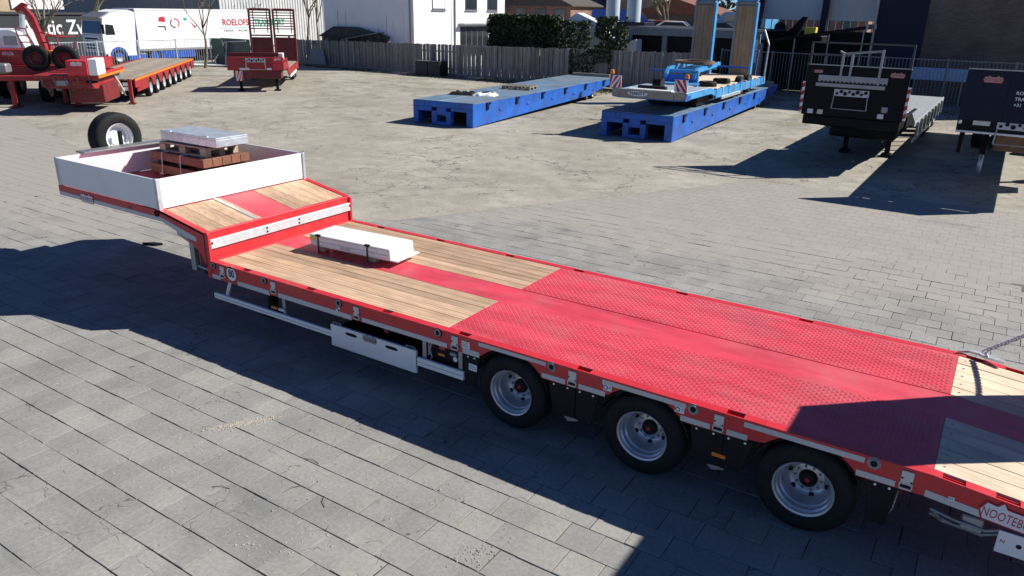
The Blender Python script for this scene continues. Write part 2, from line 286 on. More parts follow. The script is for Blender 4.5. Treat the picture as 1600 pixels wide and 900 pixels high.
# ------------------------------------------------------------------ mesh builder
class MB:
    def __init__(s): s.v = []; s.f = []
    def add(s, vs, fs):
        k = len(s.v); s.v += [tuple(p) for p in vs]; s.f += [tuple(i+k for i in q) for q in fs]; return s
    def box(s, x0, x1, y0, y1, z0, z1, b=0.):
        if x1 < x0: x0, x1 = x1, x0
        if y1 < y0: y0, y1 = y1, y0
        if z1 < z0: z0, z1 = z1, z0
        b = min(b, (x1-x0)*.45, (y1-y0)*.45, (z1-z0)*.45)
        if b <= 0:
            return s.add([(x0,y0,z0),(x1,y0,z0),(x1,y1,z0),(x0,y1,z0),(x0,y0,z1),(x1,y0,z1),(x1,y1,z1),(x0,y1,z1)],
                         [(0,3,2,1),(4,5,6,7),(0,1,5,4),(1,2,6,5),(2,3,7,6),(3,0,4,7)])
        X, Y, Z = (x0, x1), (y0, y1), (z0, z1); vs = []; ix = {}
        for i in (0, 1):
            for j in (0, 1):
                for k in (0, 1):
                    sx, sy, sz = (1, -1)[i], (1, -1)[j], (1, -1)[k]
                    for a in range(3):
                        p = [X[i]+(sx*b if a != 0 else 0), Y[j]+(sy*b if a != 1 else 0), Z[k]+(sz*b if a != 2 else 0)]
                        ix[i, j, k, a] = len(vs); vs.append(p)
        q = lambda *t: tuple(ix[e] for e in t); fs = []
        for i in (0, 1):
            fs.append(q(*[(i,j,k,0) for j, k in ((0,0),(1,0),(1,1),(0,1))][::(1 if i else -1)]))
            fs.append(q(*[(j,i,k,1) for j, k in ((0,0),(1,0),(1,1),(0,1))][::(-1 if i else 1)]))
            fs.append(q(*[(j,k,i,2) for j, k in ((0,0),(1,0),(1,1),(0,1))][::(1 if i else -1)]))
        for i in (0, 1):
            for j in (0, 1):
                fl = 1 if (i == j) else -1
                fs.append(q((i,j,0,0),(i,j,0,1),(i,j,1,1),(i,j,1,0))[::fl])
                fs.append(q((i,0,j,0),(i,1,j,0),(i,1,j,2),(i,0,j,2))[::fl])
                fs.append(q((0,i,j,1),(0,i,j,2),(1,i,j,2),(1,i,j,1))[::fl])
                for k in (0, 1):
                    f2 = 1 if (i+j+k) % 2 == 1 else -1
                    fs.append(q((i,j,k,0),(i,j,k,1),(i,j,k,2))[::f2])
        return s.add(vs, fs)
    def prism(s, pts, ax, a0, a1):
        n = len(pts)
        def P(p, a): return {'x': (a, p[0], p[1]), 'y': (p[0], a, p[1]), 'z': (p[0], p[1], a)}[ax]
        vs = [P(p, a0) for p in pts]+[P(p, a1) for p in pts]
        fs = [tuple(range(n)), tuple(range(2*n-1, n-1, -1))]+[(i, i+n, (i+1) % n+n, (i+1) % n) for i in range(n)]
        return s.add(vs, fs)
    def cyl(s, p0, p1, r0, r1=None, n=12, caps=True):
        r1 = r0 if r1 is None else r1; p0 = Vector(p0); p1 = Vector(p1); d = (p1-p0).normalized()
        a = d.orthogonal().normalized(); c = d.cross(a); vs = []
        for p, r in ((p0, r0), (p1, r1)):
            vs += [p+(a*cos(2*pi*i/n)+c*sin(2*pi*i/n))*r for i in range(n)]
        fs = [(i, (i+1) % n, (i+1) % n+n, i+n) for i in range(n)]
        if caps: fs += [tuple(range(n-1, -1, -1)), tuple(range(n, 2*n))]
        return s.add(vs, fs)
    def tube(s, pts, r, n=8):
        for a, b in zip(pts[:-1], pts[1:]): s.cyl(a, b, r, r, n)
        return s
    def lathe(s, prof, org, ax='y', n=40, close=False):
        o = Vector(org); k = len(prof); vs = []
        for i in range(n):
            t = 2*pi*i/n
            for r, h in prof:
                a, b = r*cos(t), r*sin(t)
                vs.append(o+Vector({'y': (a, h, b), 'x': (h, a, b), 'z': (a, b, h)}[ax]))
        fs = []
        for i in range(n):
            j = (i+1) % n
            for q in range(k-1 if not close else k):
                q2 = (q+1) % k; fs.append((i*k+q, j*k+q, j*k+q2, i*k+q2))
        return s.add(vs, fs)
    def torus(s, org, R, r, ax='y', n=24, m_=8, sx=1, sz=1):
        prof = [(R+r*cos(2*pi*i/m_), r*sin(2*pi*i/m_)) for i in range(m_)]
        return s.lathe(prof, org, ax, n, True)
    def mesh(s, name, mat, ang=32):
        me = bpy.data.meshes.new(name); me.from_pydata(s.v, [], s.f); me.update()
        bm = bmesh.new(); bm.from_mesh(me); bmesh.ops.recalc_face_normals(bm, faces=bm.faces); bm.to_mesh(me); bm.free()
        me.shade_smooth(); me.set_sharp_from_angle(angle=radians(ang))
        me.materials.append(mat); return me
    def build(s, name, mat, parent=None, loc=(0, 0, 0), rot=(0, 0, 0), ang=32):
        return link(name, s.mesh(name, mat, ang), parent, loc, rot)
def link(name, me, parent=None, loc=(0, 0, 0), rot=(0, 0, 0)):
    o = bpy.data.objects.new(name, me); COL.objects.link(o); o.parent = parent; o.location = loc; o.rotation_euler = rot; return o
def box(name, mat, parent, x0, x1, y0, y1, z0, z1, b=.0): return MB().box(x0, x1, y0, y1, z0, z1, b).build(name, mat, parent)
def tag(o, label, cat, group=None):
    o['label'] = label; o['category'] = cat
    if group: o['group'] = group
    return o
def thing(name, label, cat, loc=(0, 0, 0), rz=0., group=None):
    return tag(link(name, None, None, loc, (0, 0, rz)), label, cat, group)
def struct(name, mb, mat, kind='structure'):
    o = mb.build(name, mat); o['kind'] = kind; return o
def copy_tree(o, parent=None):
    c = o.copy(); COL.objects.link(c); c.parent = parent
    for ch in o.children: copy_tree(ch, c)
    return c
def text(name, s, size, mat, parent, loc, rot, ext=.001, sx=1., bold=.0, align='CENTER'):
    cu = bpy.data.curves.new('t', 'FONT'); cu.body = s; cu.size = size; cu.extrude = ext; cu.offset = bold; cu.align_x = align; cu.align_y = 'CENTER'; cu.resolution_u = 3
    ob = bpy.data.objects.new('t', cu); COL.objects.link(ob); bpy.context.view_layer.update()
    me = bpy.data.meshes.new_from_object(ob.evaluated_get(bpy.context.evaluated_depsgraph_get())); bpy.data.objects.remove(ob, do_unlink=True)
    me.materials.clear(); me.materials.append(mat)
    o = link(name, me, parent, loc, rot); o.scale = (sx, 1, 1); return o
FRONT = (pi/2, 0, 0)          # text standing up, facing -y
RSIDE = (pi/2, 0, pi/2)       # text standing up, facing +x
def emblem(parent, cx, cz, wd, y, mat=None, inkm=None, txt='NOOTEBOOM', rot=(0, 0, 0)):
    """maker's plate: lozenge with two gable peaks and the name"""
    h = wd*.17; s = wd/2
    pts = [(-s, 0), (-s*.86, -h), (s*.86, -h), (s, 0), (s*.86, h), (s*.56, h*.9), (s*.42, h*1.5), (s*.28, h*.9), (-s*.28, h*.9), (-s*.42, h*1.5), (-s*.56, h*.9), (-s*.86, h)]
    o = MB().prism(pts, 'y', -.003, 0).build('maker_plate', inkm or REDINK, parent, (cx, y, cz), rot)
    MB().prism([(a*.95, b*.86) for a, b in pts], 'y', -.005, -.003).build('plate_face', mat or STICK, o)
    text('plate_lettering', txt, h*1.35, inkm or REDINK, o, (0, -.0055, -h*.12), FRONT, .0008, wd/(h*1.35*7.2))
    return o

# ------------------------------------------------------------------ ground
def sheet(pts, z): return MB().add([(x, y, z) for x, y in pts], [tuple(range(len(pts)))])
ground = struct('ground', MB().add([(-900, -400, -.022), (900, -400, -.022), (900, 1400, -.022), (-900, 1400, -.022)], [(0, 1, 2, 3)]), YARD)
ASPH = lambda x: 4.9+1.8*(x+2.05) if x < 3. else 13.35+(x-3)*.09      # edge between slabs and the dusty asphalt
# far slab field drawn by the material, dusty
left = [(-40, -14), (16, -14), (16, 14.5), (3.0, 13.9), (1.9, 11.7), (.7, 9.7), (-.1, 8.4), (-1.4, 5.9), (-2.1, 4.8), (-4.5, 3.6), (-8, 3.9), (-14, 6.0), (-22, 8), (-40, 10)]
pav = struct('paving', sheet(left, -.012), SLABF)
asph = struct('asphalt_patch', sheet([(-2.05, 4.75), (-1.33, 5.85), (0., 8.35), (.8, 9.65), (2.0, 11.65), (3.1, 13.85), (15.9, 14.4), (60, 14.4), (60, 34.6), (-60, 34.6), (-60, 11), (-40, 9.8), (-22, 7.8), (-14, 5.8), (-8, 3.75), (-4.5, 3.45)], -.010), YARD)
bed = struct('paving_bed', sheet([(-8.7, -6.5), (11.9, -6.5), (11.9, 8.5), (.7, 8.5), (-1.5, 4.9), (-2.2, 3.0), (-8.7, 3.0)], -.008), SOIL)
P = .31; GX, GY = .0024, .0034
def slab_ok(x, y):
    if y > 2.6 and (y > ASPH(x)-.4 if x > -2.2 else y > 3.2): return False
    return True
camp = Vector((8.245, -5.61, 4.017)); slabs = []
def inframe(x, y):
    d = Vector((x, y, 0))-camp; z = d.dot(fw)
    if z < .5: return False
    u, v = fpx*d.dot(r1)/z, fpx*d.dot(u1)/z
    return abs(u) < 830 and abs(v) < 480
for r in range(int(-6.8/P), int(8.9/P)):
    y = (r+.5)*P
    for c in range(-32, 42):
        x = (c+.5)*P-.5*P*r
        if -9.0 < x < 12.3 and slab_ok(x, y): slabs.append((x, y))
def hidden(x, y): return .15 < y < 2.35 and .2 < x < 9.2 or (y > 0 and y < 5.2 and x > -.5 and (y-0.) < (2.6+2.4*(1-(x-9)*0)))
slabs.sort(key=lambda q: (0 if inframe(*q) and not (q[1] > -.35 and q[1] < 5 and q[0] > .2) else 1, (Vector((q[0], q[1], 0))-camp).length))
rs = random.Random(3)
variants = []
for i in range(6):
    t = MB().box(-P/2+GX+rs.uniform(-.001, .002), P/2-GX-rs.uniform(-.001, .002), -P/2+GY+rs.uniform(-.002, .002), P/2-GY-rs.uniform(-.002, .003), -.04, 0, .0022)
    variants.append(t.mesh('paving_slab', SLAB))
rest = MB()
for i, (x, y) in enumerate(slabs):
    z = rs.gauss(0, .0017); ax, ay, az = rs.gauss(0, .0055), rs.gauss(0, .0055), rs.gauss(0, .006); x += rs.gauss(0, .003); y += rs.gauss(0, .0012)
    if i < 300:
        link('slab', variants[i % 6], pav, (x, y, z), (ax, ay, az))
    else:
        R = Matrix.Translation((x, y, z)) @ Matrix.Rotation(ax, 4, 'X') @ Matrix.Rotation(ay, 4, 'Y') @ Matrix.Rotation(az, 4, 'Z')
        t = MB().box(-P/2+GX, P/2-GX, -P/2+GY, P/2-GY, -.03, 0, .0022)
        rest.add([R @ Vector(v) for v in t.v], t.f)
o = rest.build('slab_field', SLAB, pav); o['kind'] = 'stuff'
# pale gravel spilled on the slabs
gr = MB()
for cx, cy, a, b, th, n in ((2.36, -1.46, .40, .085, 1.0, 800), (5.45, -1.72, .22, .14, .5, 60), (4.0, -2.62, .3, .12, .3, 25), (3.3, -2.0, 2.4, .9, 0, 130), (5.0, -1.35, 1.2, .3, 0, 60)):
    for i in range(n):
        u, v = rs.gauss(0, .42)*a, rs.gauss(0, .42)*b; x = cx+u*cos(th)-v*sin(th); y = cy+u*sin(th)+v*cos(th); q = rs.uniform(.0045, .0105)*(1 if rs.random() < .93 else 1.5)
        gr.add([(x+q, y, .002), (x, y+q*.8, .001), (x-q*.9, y, .003), (x, y-q, .001), (x, y, q*1.1), (x, y, -.006)], [(0, 1, 4), (1, 2, 4), (2, 3, 4), (3, 0, 4), (1, 0, 5), (2, 1, 5), (3, 2, 5), (0, 3, 5)])
o = gr.build('gravel', PEBBLE, ang=10); tag(o, 'pale loose gravel spilled over the grey paving slabs', 'gravel'); o['kind'] = 'stuff'

# ------------------------------------------------------------------ wheels (shared by every trailer)
def make_wheel(parent, loc, R=.40, wd=.24, rr=.24, side=-1, deep=.13, detail=True, name='wheel', rimmat=None, rot=(0, 0, 0), spin=.3):
    """tyre with rim and hub; outer face at local y = 0 looking to side*y"""
    k = rr/.24; n = 56 if detail else 28
    prof = [(rr, .012), (rr+.018, .0), (rr+(R-rr)*.35, -.010), (rr+(R-rr)*.62, -.012), (R-.028, .004), (R-.012, .018), (R-.003, .035), (R, .06), (R, wd*.36), (R-.008, wd*.38), (R-.008, wd*.40), (R, wd*.42), (R, wd*.58), (R-.008, wd*.60), (R-.008, wd*.62), (R, wd*.64), (R, wd-.06), (R-.004, wd-.03), (R-.03, wd), (rr+.02, wd), (rr-.02, wd-.02)]
    t = MB().lathe([(a, -b*side) for a, b in prof], (0, 0, 0), 'y', n).build(name, RUBBER, parent, loc, rot, 40)
    if detail:
        rp = [(rr+.004, -.006), (rr+.006, .003), (rr-.010, .008), (rr-.017, .032), (rr-.030, .044), (rr-.034, .085), (rr-.046, .098), (rr-.052, deep*.62), (rr-.060, deep*.72), (rr*.70, deep*.84), (rr*.60, deep*.93), (rr*.535, deep*.95), (rr*.525, deep*.88), (rr*.50, deep*.87), (0., deep*.87)]
    else: rp = [(rr+.004, -.006), (rr+.006, .003), (rr-.012, .008), (rr-.020, .03), (rr-.032, .05), (rr*.80, .055), (rr*.74, deep-.01), (rr*.62, deep), (rr*.53, deep-.02), (.0, deep-.024)]
    rim = MB().lathe([(a, -b*side) for a, b in rp], (0, 0, 0), 'y', n).build('rim', rimmat or RIM, t, ang=28)
    if detail:
        for i in range(6):
            a = 2*pi*(i+spin)/6; c = (rr*.665*cos(a), -side*(deep*.875), rr*.665*sin(a))
            MB().cyl((c[0]-.006*cos(a), c[1]-side*.008, c[2]-.006*sin(a)), (c[0]+.006*cos(a)*.2, c[1]+side*.009, c[2]+.006*sin(a)*.2), .021*k, n=14).build('hand_hole', BLACK, rim)
        for i in range(10):
            a = 2*pi*i/10; c = (rr*.445*cos(a), -side*(deep*.87+.002), rr*.445*sin(a)); MB().cyl(c, (c[0], c[1]+side*.026, c[2]), .011, .009, 6).build('wheel_nut', STEEL, rim)
        MB().lathe([(.0, -side*(deep*.66)), (.045, -side*(deep*.665)), (.066, -side*(deep*.70)), (.072, -side*(deep*.76)), (.076, -side*(deep*.88))], (0, 0, 0), 'y', 24).build('hub', BLACK, rim)
        MB().lathe([(.0, 0), (.017, 0), (.022, -side*.005), (.024, -side*.02)], (0, -side*(deep*.64), 0), 'y', 16).build('hub_cap', REDINK, rim)
    return t

# ------------------------------------------------------------------ the low-bed semi-trailer
H, W, XA, XB, XE = .888, 2.55, 3.815, 8.32, 9.75
RZ = lambda x: H if x <= XB else H-(x-XB)*.088           # deck height: the tail slopes down
T = thing('lowbed_semi_trailer', 'long red low-bed semi-trailer with wooden and red tread-plate deck filling the foreground', 'trailer')
WX = [4.635, 6.052, 7.469]
POCK = [.66, 1.80, 2.995, 4.045, 5.43, 6.855, 8.46, 8.80, 9.3]
def rail_profile(bot):
    pts = [(0, .89), (XB, H), (XE, RZ(XE)), (XE, RZ(XE)-.19), (XB+.02, bot+.005)]
    for wx in WX[::-1]:
        pts += [(wx+.62, bot)]
        pts += [(wx+.475*cos(a), .40+.475*sin(a)) for a in [radians(t) for t in range(38, 143, 7)]]
        pts += [(wx-.62, bot)]
    pts += [(3.0, bot+.005), (.0, .665)]
    return pts
for s, y0, y1, f0, f1 in ((-1, 0, .014, 0, .085), (1, W-.014, W, W-.085, W)):
    rail = MB().prism(rail_profile(.695), 'y', y0, y1).build('side_rail', RED, T)
    # top flange, broken at the stake pockets
    xs = [0.]+[q for p in POCK for q in (p-.075, p+.075)]+[XE]
    for a, b in zip(xs[0::2], xs[1::2]):
        MB().prism([(a, RZ(a)-.016), (b, RZ(b)-.016), (b, RZ(b)+.004), (a, RZ(a)+.004)] if b <= XB or a >= XB else [(a, H-.016), (XB, H-.016), (b, RZ(b)-.016), (b, RZ(b)+.004), (XB, H+.004), (a, H+.004)], 'y', f0-.006 if s < 0 else f0, f1 if s < 0 else f1+.006).build('rail_flange', RED, rail)
    inner = (.071, .085) if s < 0 else (W-.085, W-.071)
    MB().prism([(0, .80), (XB, .80), (XE, RZ(XE)-.09), (XE, RZ(XE)-.018), (XB, H-.018), (0, H-.018)], 'y', *inner).build('rail_web', RED, rail)
    for p in POCK:
        ya, yb = (.014, .071) if s < 0 else (W-.071, W-.014)
        box('stake_pocket', RED_D, rail, p-.075, p+.075, ya, yb, RZ(p)-.10, RZ(p)-.085)
# deck boards, front bay
def planks(x0, x1, ya, yb, n, mat, zf=None, gap=.005, th=.03, bolts=False):
    wd = (yb-ya)/n
    for i in range(n):
        a, b = ya+i*wd+gap/2, ya+(i+1)*wd-gap/2; d = rs.gauss(0, .0010)
        if zf: me = MB().prism([(x0, zf(x0)-th), (x1, zf(x1)-th), (x1, zf(x1)+d), (x0, zf(x0)+d)], 'y', a, b)
        else: me = MB().box(x0, x1, a, b, H-th+d, H+d, .002)
        pl = me.build('plank', mat, T)
        if bolts:
            for xx in (x0+.06, x0+.75, x0+1.35):
                if xx < x1: MB().cyl((xx, (a+b)/2, zf(xx)-.002), (xx, (a+b)/2, zf(xx)+.0025), .011, n=8).build('screw_head', STEEL, pl)
YC1, YC2 = 1.023, 1.49
planks(.07, XA-.004, .088, YC1-.003, 7, WOOD)
planks(.07, XA-.004, YC2+.003, W-.088, 7, WOOD)
planks(XB+.004, XE-.02, .088, YC1-.003, 5, WOOD_R, RZ, bolts=True, gap=.011)
planks(XB+.004, XE-.02, YC2+.003, W-.088, 5, WOOD_R, RZ, bolts=True, gap=.011)
box('centre_beam', RED_TREAD, T, .072, XB, YC1, YC2, .45, H-.001, .003)
MB().prism([(XB+.002, .45), (XE, .45), (XE, RZ(XE)-.003), (XB+.002, H-.003)], 'y', YC1, YC2).build('rear_centre_beam', RED_TREAD, T)
for y0, y1 in ((.088, YC1-.002), (YC2+.006, W-.088)):
    tp = box('tread_plate', RED_TREAD, T, XA, XB, y0, y1, H-.02, H+.003, .001)
    lo = MB(); pit = .036; nx = int((XB-XA-.04)/pit); ny = int((y1-y0-.03)/pit)
    for i in range(nx):
        for j in range(ny):
            x = XA+.03+i*pit; y = y0+.03+j*pit; t = (pi/4 if (i+j) % 2 else -pi/4); c, q = cos(t), sin(t); a, b = .0175, .0058; z = H+.003; hz = .0032
            P4 = [(a, 0), (0, b), (-a, 0), (0, -b)]
            vs = [(x+u*c-v*q, y+u*q+v*c, z) for u, v in P4]+[(x+(u*c-v*q)*.55, y+(u*q+v*c)*.55, z+hz) for u, v in P4]
            lo.add(vs, [(0, 1, 5, 4), (1, 2, 6, 5), (2, 3, 7, 6), (3, 0, 4, 7), (4, 5, 6, 7)])
    q = lo.build('tread_relief', RED_TREAD, tp, ang=10); q['kind'] = 'stuff'
# step up to the gooseneck
NZ = lambda x: 1.245+(-x)*(1.407-1.245)/.957
box('step_wall', RED, T, -.05, .0, .0, W, .69, 1.245, .006)
box('step_base_angle', RED, T, .001, .07, .088, W-.088, H-.03, H+.004, .003)
wl = MB()
for i in range(60):
    y = .1+i*.0395; wl.cyl((.004, y, H+.006), (.004, y+.026, H+.006), .006+rs.random()*.004, n=6)
wl.build('weld_bead', RED, T)
sp_ = box('rub_strip', pmat('brushed_strip', (.56, .59, .60), .5, .2, var=.12, scale=14), T, .0, .028, .012, W+.012, 1.040, 1.166, .006)
for y in (.05, .93, 1.50, W-.04):
    for z in ((1.125, 1.075) if .1 < y < 2 else (1.12,)):
        MB().cyl((.026, y, z), (.034, y, z), .014, n=10).build('bolt', BLACK, sp_)
box('corner_pillar', RED, T, -.052, .03, -.012, .035, .66, 1.25, .006)
box('corner_pillar', RED, T, -.052, .03, W-.035, W+.012, .66, 1.25, .006)
# gooseneck side plates and tape
XH, XF, HN = -.957, -3.463, 1.407
side = [(XF, HN), (XH+.05, HN), (-.03, 1.25), (-.03, .80), (-.16, .98), (-.42, 1.13), (-.9, 1.262), (XF, 1.262)]
for y0, y1 in ((-.012, .02), (W-.02, W+.012)):
    q = MB().prism(side, 'y', y0, y1).build('neck_side_plate', RED, T)
    yy = y0-.004 if y0 < 1 else y1
    MB().prism([(XF+.01, 1.322), (-.90, 1.322), (-.20, 1.175), (-.20, 1.115), (-.42, 1.135), (-.9, 1.264), (XF+.01, 1.264)], 'y', yy, yy+.004).build('reflective_tape', SILVER, q)
    MB().prism([(XH, HN-.02), (-.03, 1.228), (-.03, 1.262), (XH, HN+.016)], 'y', y0 if y0 < 1 else W-.07, .07 if y0 < 1 else y1).build('neck_rail', RED, q)
emblem(T, -2.70, 1.312, .36, -.0165)
text('marking', '0-1', .05, INK, T, (-1.62, -.0165, 1.35), FRONT)
rg = MB().torus((-1.0, -.018, 1.365), .036, .012, 'y', 18); rg.build('lashing_ring', BLACK, T)
NS = lambda x: NZ(x)+.004
planks(XH+.02, -.052, .072, .86, 6, WOOD, NS)
planks(XH+.02, -.052, 1.50, W-.072, 6, WOOD, NS)
MB().prism([(XH, NZ(XH)-.10), (-.05, NZ(-.05)-.10), (-.05, NZ(-.05)), (XH, NZ(XH))], 'y', .93, 1.498).build('neck_centre_plate', RED_TREAD, T)
MB().prism([(XH+.02, NS(XH)-.03), (-.055, NS(-.05)-.03), (-.055, NS(-.05)-.002), (XH+.02, NS(XH)-.002)], 'y', .862, .928).build('plank', WOOD, T)
MB().prism([(XH+.02, NS(XH)), (-.055, NS(-.05)), (-.055, NS(-.05)+.008), (XH+.02, NS(XH)+.008)], 'y', .815, .862).build('aluminium_runner', GALV, T)
box('nose_flange', RED, T, -.056, .004, .0, W, 1.235, 1.264, .005)
box('neck_floor', RED_TREAD, T, XF, XH+.02, .02, W-.02, 1.30, HN-.006)
box('neck_beam', RED_D, T, XF+.3, -.07, .75, 1.8, .92, 1.18)
# headboard box
zt = HN+.411
for nm, mt, b in (('drop_side', ALU, (XF+.05, XH-.05, .004, .034)), ('drop_side', ALU, (XF+.05, XH-.05, W-.034, W-.004)), ('front_board', ALU, (XF, XF+.035, .05, W-.05)), ('rear_board', ALU_W, (XH-.035, XH-.003, .05, W-.05))):
    q = box(nm, mt, T, b[0], b[1], b[2], b[3], HN+.008, zt, .004)
    lines = MB()
for x in (XF, XH-.05):
    for y in (-.006, W-.044):
        MB().box(x-.004, x+.066, y, y+.066 if y < 1 else y+.05, HN-.0, zt+.006, .006).box(x+.02, x+.04, y-.007, y+.06, HN+.002, zt-.01).build('corner_post', GALV, T)
for y in (.0, W):
    bx_ = .012 if y else -.012
box('step_plate', STEEL, T, XF-.14, XF+.10, .40, 2.05, zt+.004, zt+.030, .004)
# spare wheel in front of the headboard
sw = make_wheel(T, (-3.73, 1.20, 1.93), R=.40, wd=.26, rr=.225, side=-1, deep=.11, name='spare_wheel', detail=False, rimmat=ALU_W, rot=(0, 0, pi/2))
box('wheel_carrier', STEEL, T, -3.75, -3.46, 1.1, 1.3, 1.35, 1.55, .01)
box('wheel_strap', BLACK, T, -3.72, -3.66, 1.16, 1.21, 1.80, 2.05, .006)
# folded support at the front of the low bed
MB().prism([(-.62, 1.215), (-.14, 1.06), (-.14, .985), (-.62, 1.14)], 'y', -.004, .05).build('support_arm', STEEL, T)
box('support_column', STEEL, T, -.40, -.31, -.002, .08, .69, 1.07, .008)
box('support_column', RED_D, T, -.28, -.12, .05, .16, .72, 1.05, .008)
box('hydraulic_block', BLACK, T, -.30, -.06, .10, .5, .62, .80, .02)
MB().cyl((-.33, .04, .76), (-.07, .04, .74), .022, n=10).build('support_pin', STEEL, T)
# underside: longitudinal chassis, cross members
for y0 in (.62, 1.73): box('chassis_beam', RED_D, T, .005, XE, y0, y0+.2, .50, .70)
for i in range(15):
    x = .3+i*.65
    if min(abs(x-q) for q in WX) > .25: box('cross_member', RED_D, T, x, x+.06, .09, W-.09, .60, .74)
box('floor_pan', RED_D, T, .02, XB, .086, W-.086, H-.05, H-.035)
MB().prism([(XB, H-.05), (XE, RZ(XE)-.05), (XE, RZ(XE)-.04), (XB, H-.04)], 'y', .086, W-.086).build('floor_pan', RED_D, T)
# side markings along the near rail
def on_side(nm, mt, x0, x1, z0, z1, t=.004, par=T): return box(nm, mt, par, x0, x1, -t, 0, z0, z1)
tape = [(.03, .19, .665, .725), (.53, 1.12, .668, .728), (1.28, 2.50, .678, .738), (2.66, 3.86, .70, .752), (4.06, 4.27, .70, .76), (4.26, 5.045, .832, .876), (5.006, 5.262, .702, .752), (5.405, 5.68, .702, .752), (5.645, 6.445, .826, .872), (6.405, 6.668, .702, .752), (6.812, 6.985, .702, .752), (6.945, 7.868, .822, .868), (7.825, 8.10, .70, .75)]
for a, b, z0, z1 in tape:
    tp = MB().box(a, b, -.004, 0, z0, z1)
    tp.build('reflective_tape', SILVER, T)
MB().prism([(8.30, .70), (XE, .70-(XE-8.3)*.088), (XE, .755-(XE-8.3)*.088), (8.30, .755)], 'y', -.004, 0).build('reflective_tape', SILVER, T)
for x in (.075, 1.05, 2.315, 3.745, 5.113, 6.51, 7.935):
    z = .845
    pl = MB().prism([(x+.052*cos(t)*(1 if abs(cos(t)) < .8 else .95), z+.050*sin(t)) for t in [2*pi*i/20 for i in range(20)]], 'y', -.008, 0).build('lashing_eye', BLACK if x < 5 else STEEL, T)
    MB().torus((x, -.012, z), .034, .009, 'y', 20).build('ring', STEEL, pl)
    MB().cyl((x, -.0095, z), (x, -.0082, z), .027, n=18).build('recess', BLACK, pl)
for x in (.243, 1.205, 2.582, 3.962, 5.337, 6.738, 8.17):
    z0, z1 = .712, .862
    pl = box('outrigger_bracket', CREAM, T, x-.042, x+.042, -.012, .0, z0+.045, z1, .004)
    MB().box(x-.046, x-.038, -.016, 0, z0, z0+.05).box(x+.038, x+.046, -.016, 0, z0, z0+.05).box(x-.046, x+.046, -.016, 0, z0-.004, z0+.008).box(x-.046, x+.046, -.014, 0, z0+.038, z0+.046).build('bracket_socket', CREAM, pl)
    box('socket_slot', BLACK, pl, x-.036, x+.036, -.006, -.001, z0+.010, z0+.036)
    for dx, zz in ((-.032, z1-.06), (.034, z1-.085)): MB().cyl((x+dx, -.013, zz), (x+dx, -.016, zz), .008, n=8).build('screw', BLACK, pl)
# 80 km/h disc
d80 = MB().cyl((.425, -.001, .80), (.425, -.006, .80), .098, n=36).build('speed_disc', WHITE, T)
MB().torus((.425, -.0055, .80), .096, .0035, 'y', 36, 6).build('disc_rim', INK, d80)
text('numerals', '80', .14, INK, d80, (.425, -.0075, .80), FRONT, .0008, .82, .003)
# stickers
for x, z, ww, hh in ((2.29, .765, .06, .05), (4.10, .80, .10, .075), (4.19, .57, .10, .075), (5.70, .80, .085, .06), (6.39, .80, .085, .06), (8.47, .745, .04, .03)):
    st = on_side('sticker', STICK, x-ww/2, x+ww/2, z-hh/2, z+hh/2, .0055)
    if x in (5.70, 6.39):
        MB().torus((x-.018, -.0058, z), .019, .0035, 'y', 20, 6).build('tyre_symbol', INK, st); text('print', '9', .03, REDINK, st, (x+.025, -.0064, z+.005), FRONT, .0004)
    elif x == 2.29: MB().box(x-.028, x, -.0064, -.0055, z, z+.022).box(x, x+.028, -.0064, -.0055, z-.022, z).build('print', INK, st)
    else:
        for k in range(3): MB().box(x-ww*.38, x+ww*(.1+.25*rs.random()), -.0064, -.0055, z+hh*(.25-.24*k), z+hh*(.31-.24*k)).build('print', INK, st)
emblem(T, 8.865, .725, .45, -.005, rot=(0, radians(5), 0))
tb = box('name_board', WHITE, T, 8.795, 9.0, -.01, .005, .44, .62, .003)
MB().cyl((8.93, -.011, .535), (8.93, -.0125, .535), .018, n=14).build('hole', BLACK, tb)
text('print', 'N', .04, REDINK, tb, (8.83, -.012, .54), FRONT, .0005)
# side guards, tool box and valves
for x0, x1, z0, z1 in ((.01, 2.155, .385, .462), (3.445, 4.065, .382, .482)):
    g = box('side_guard', ALU_W, T, x0, x1, -.004, .03, z0, z1, .005)
    box('guard_groove', STEEL, g, x0+.01, x1-.01, -.0065, -.003, (z0+z1)/2-.003, (z0+z1)/2+.003)
    box('guard_end', BLACK, g, x0-.012, x0, -.006, .032, z0-.002, z1+.002)
MB().prism([(.30, .665), (.36, .665), (.25, .43), (.19, .43)], 'y', .03, .05).build('guard_arm', GALV, T)
for x in (1.3, 3.5, 3.98): box('guard_arm', STEEL, T, x, x+.05, .032, .05, .40, .70)
bxo = box('tool_box', ALU, T, 2.16, 3.44, -.012, .022, .285, .555, .004)
box('box_body', BLK, bxo, 2.18, 3.42, .024, .36, .30, .50, .01)
for x in (2.485, 3.095):
    MB().prism([(x+.062*cos(t)*(1.0)+(.03 if cos(t) > 0 else -.03), .495+.020*sin(t)) for t in [2*pi*i/16 for i in range(16)]], 'y', -.0135, -.011).build('handle_hole', BLACK, bxo)
emblem(bxo, 2.775, .512, .21, -.0125, STEEL, INK)
for x in (2.20, 3.30): MB().tube([(x, .0, .555), (x, .0, .585), (x+.12, .0, .585), (x+.12, .0, .555)], .006, 6).build('lid_hinge', STEEL, bxo)
for x in (1.12, 1.25): box('marker_lamp', ORANGE if x < 1.2 else WHITE, T, x, x+.10, -.002, .03, .50, .53, .006)
vb = box('valve_panel', BLACK, T, 3.50, 4.06, .10, .14, .42, .69, .01)
MB().cyl((3.90, .10, .545), (3.90, .08, .545), .028, n=16).build('gauge', WHITE, vb)
box('marker_lamp', ORANGE, vb, 3.66, 3.75, .085, .10, .53, .56, .005)
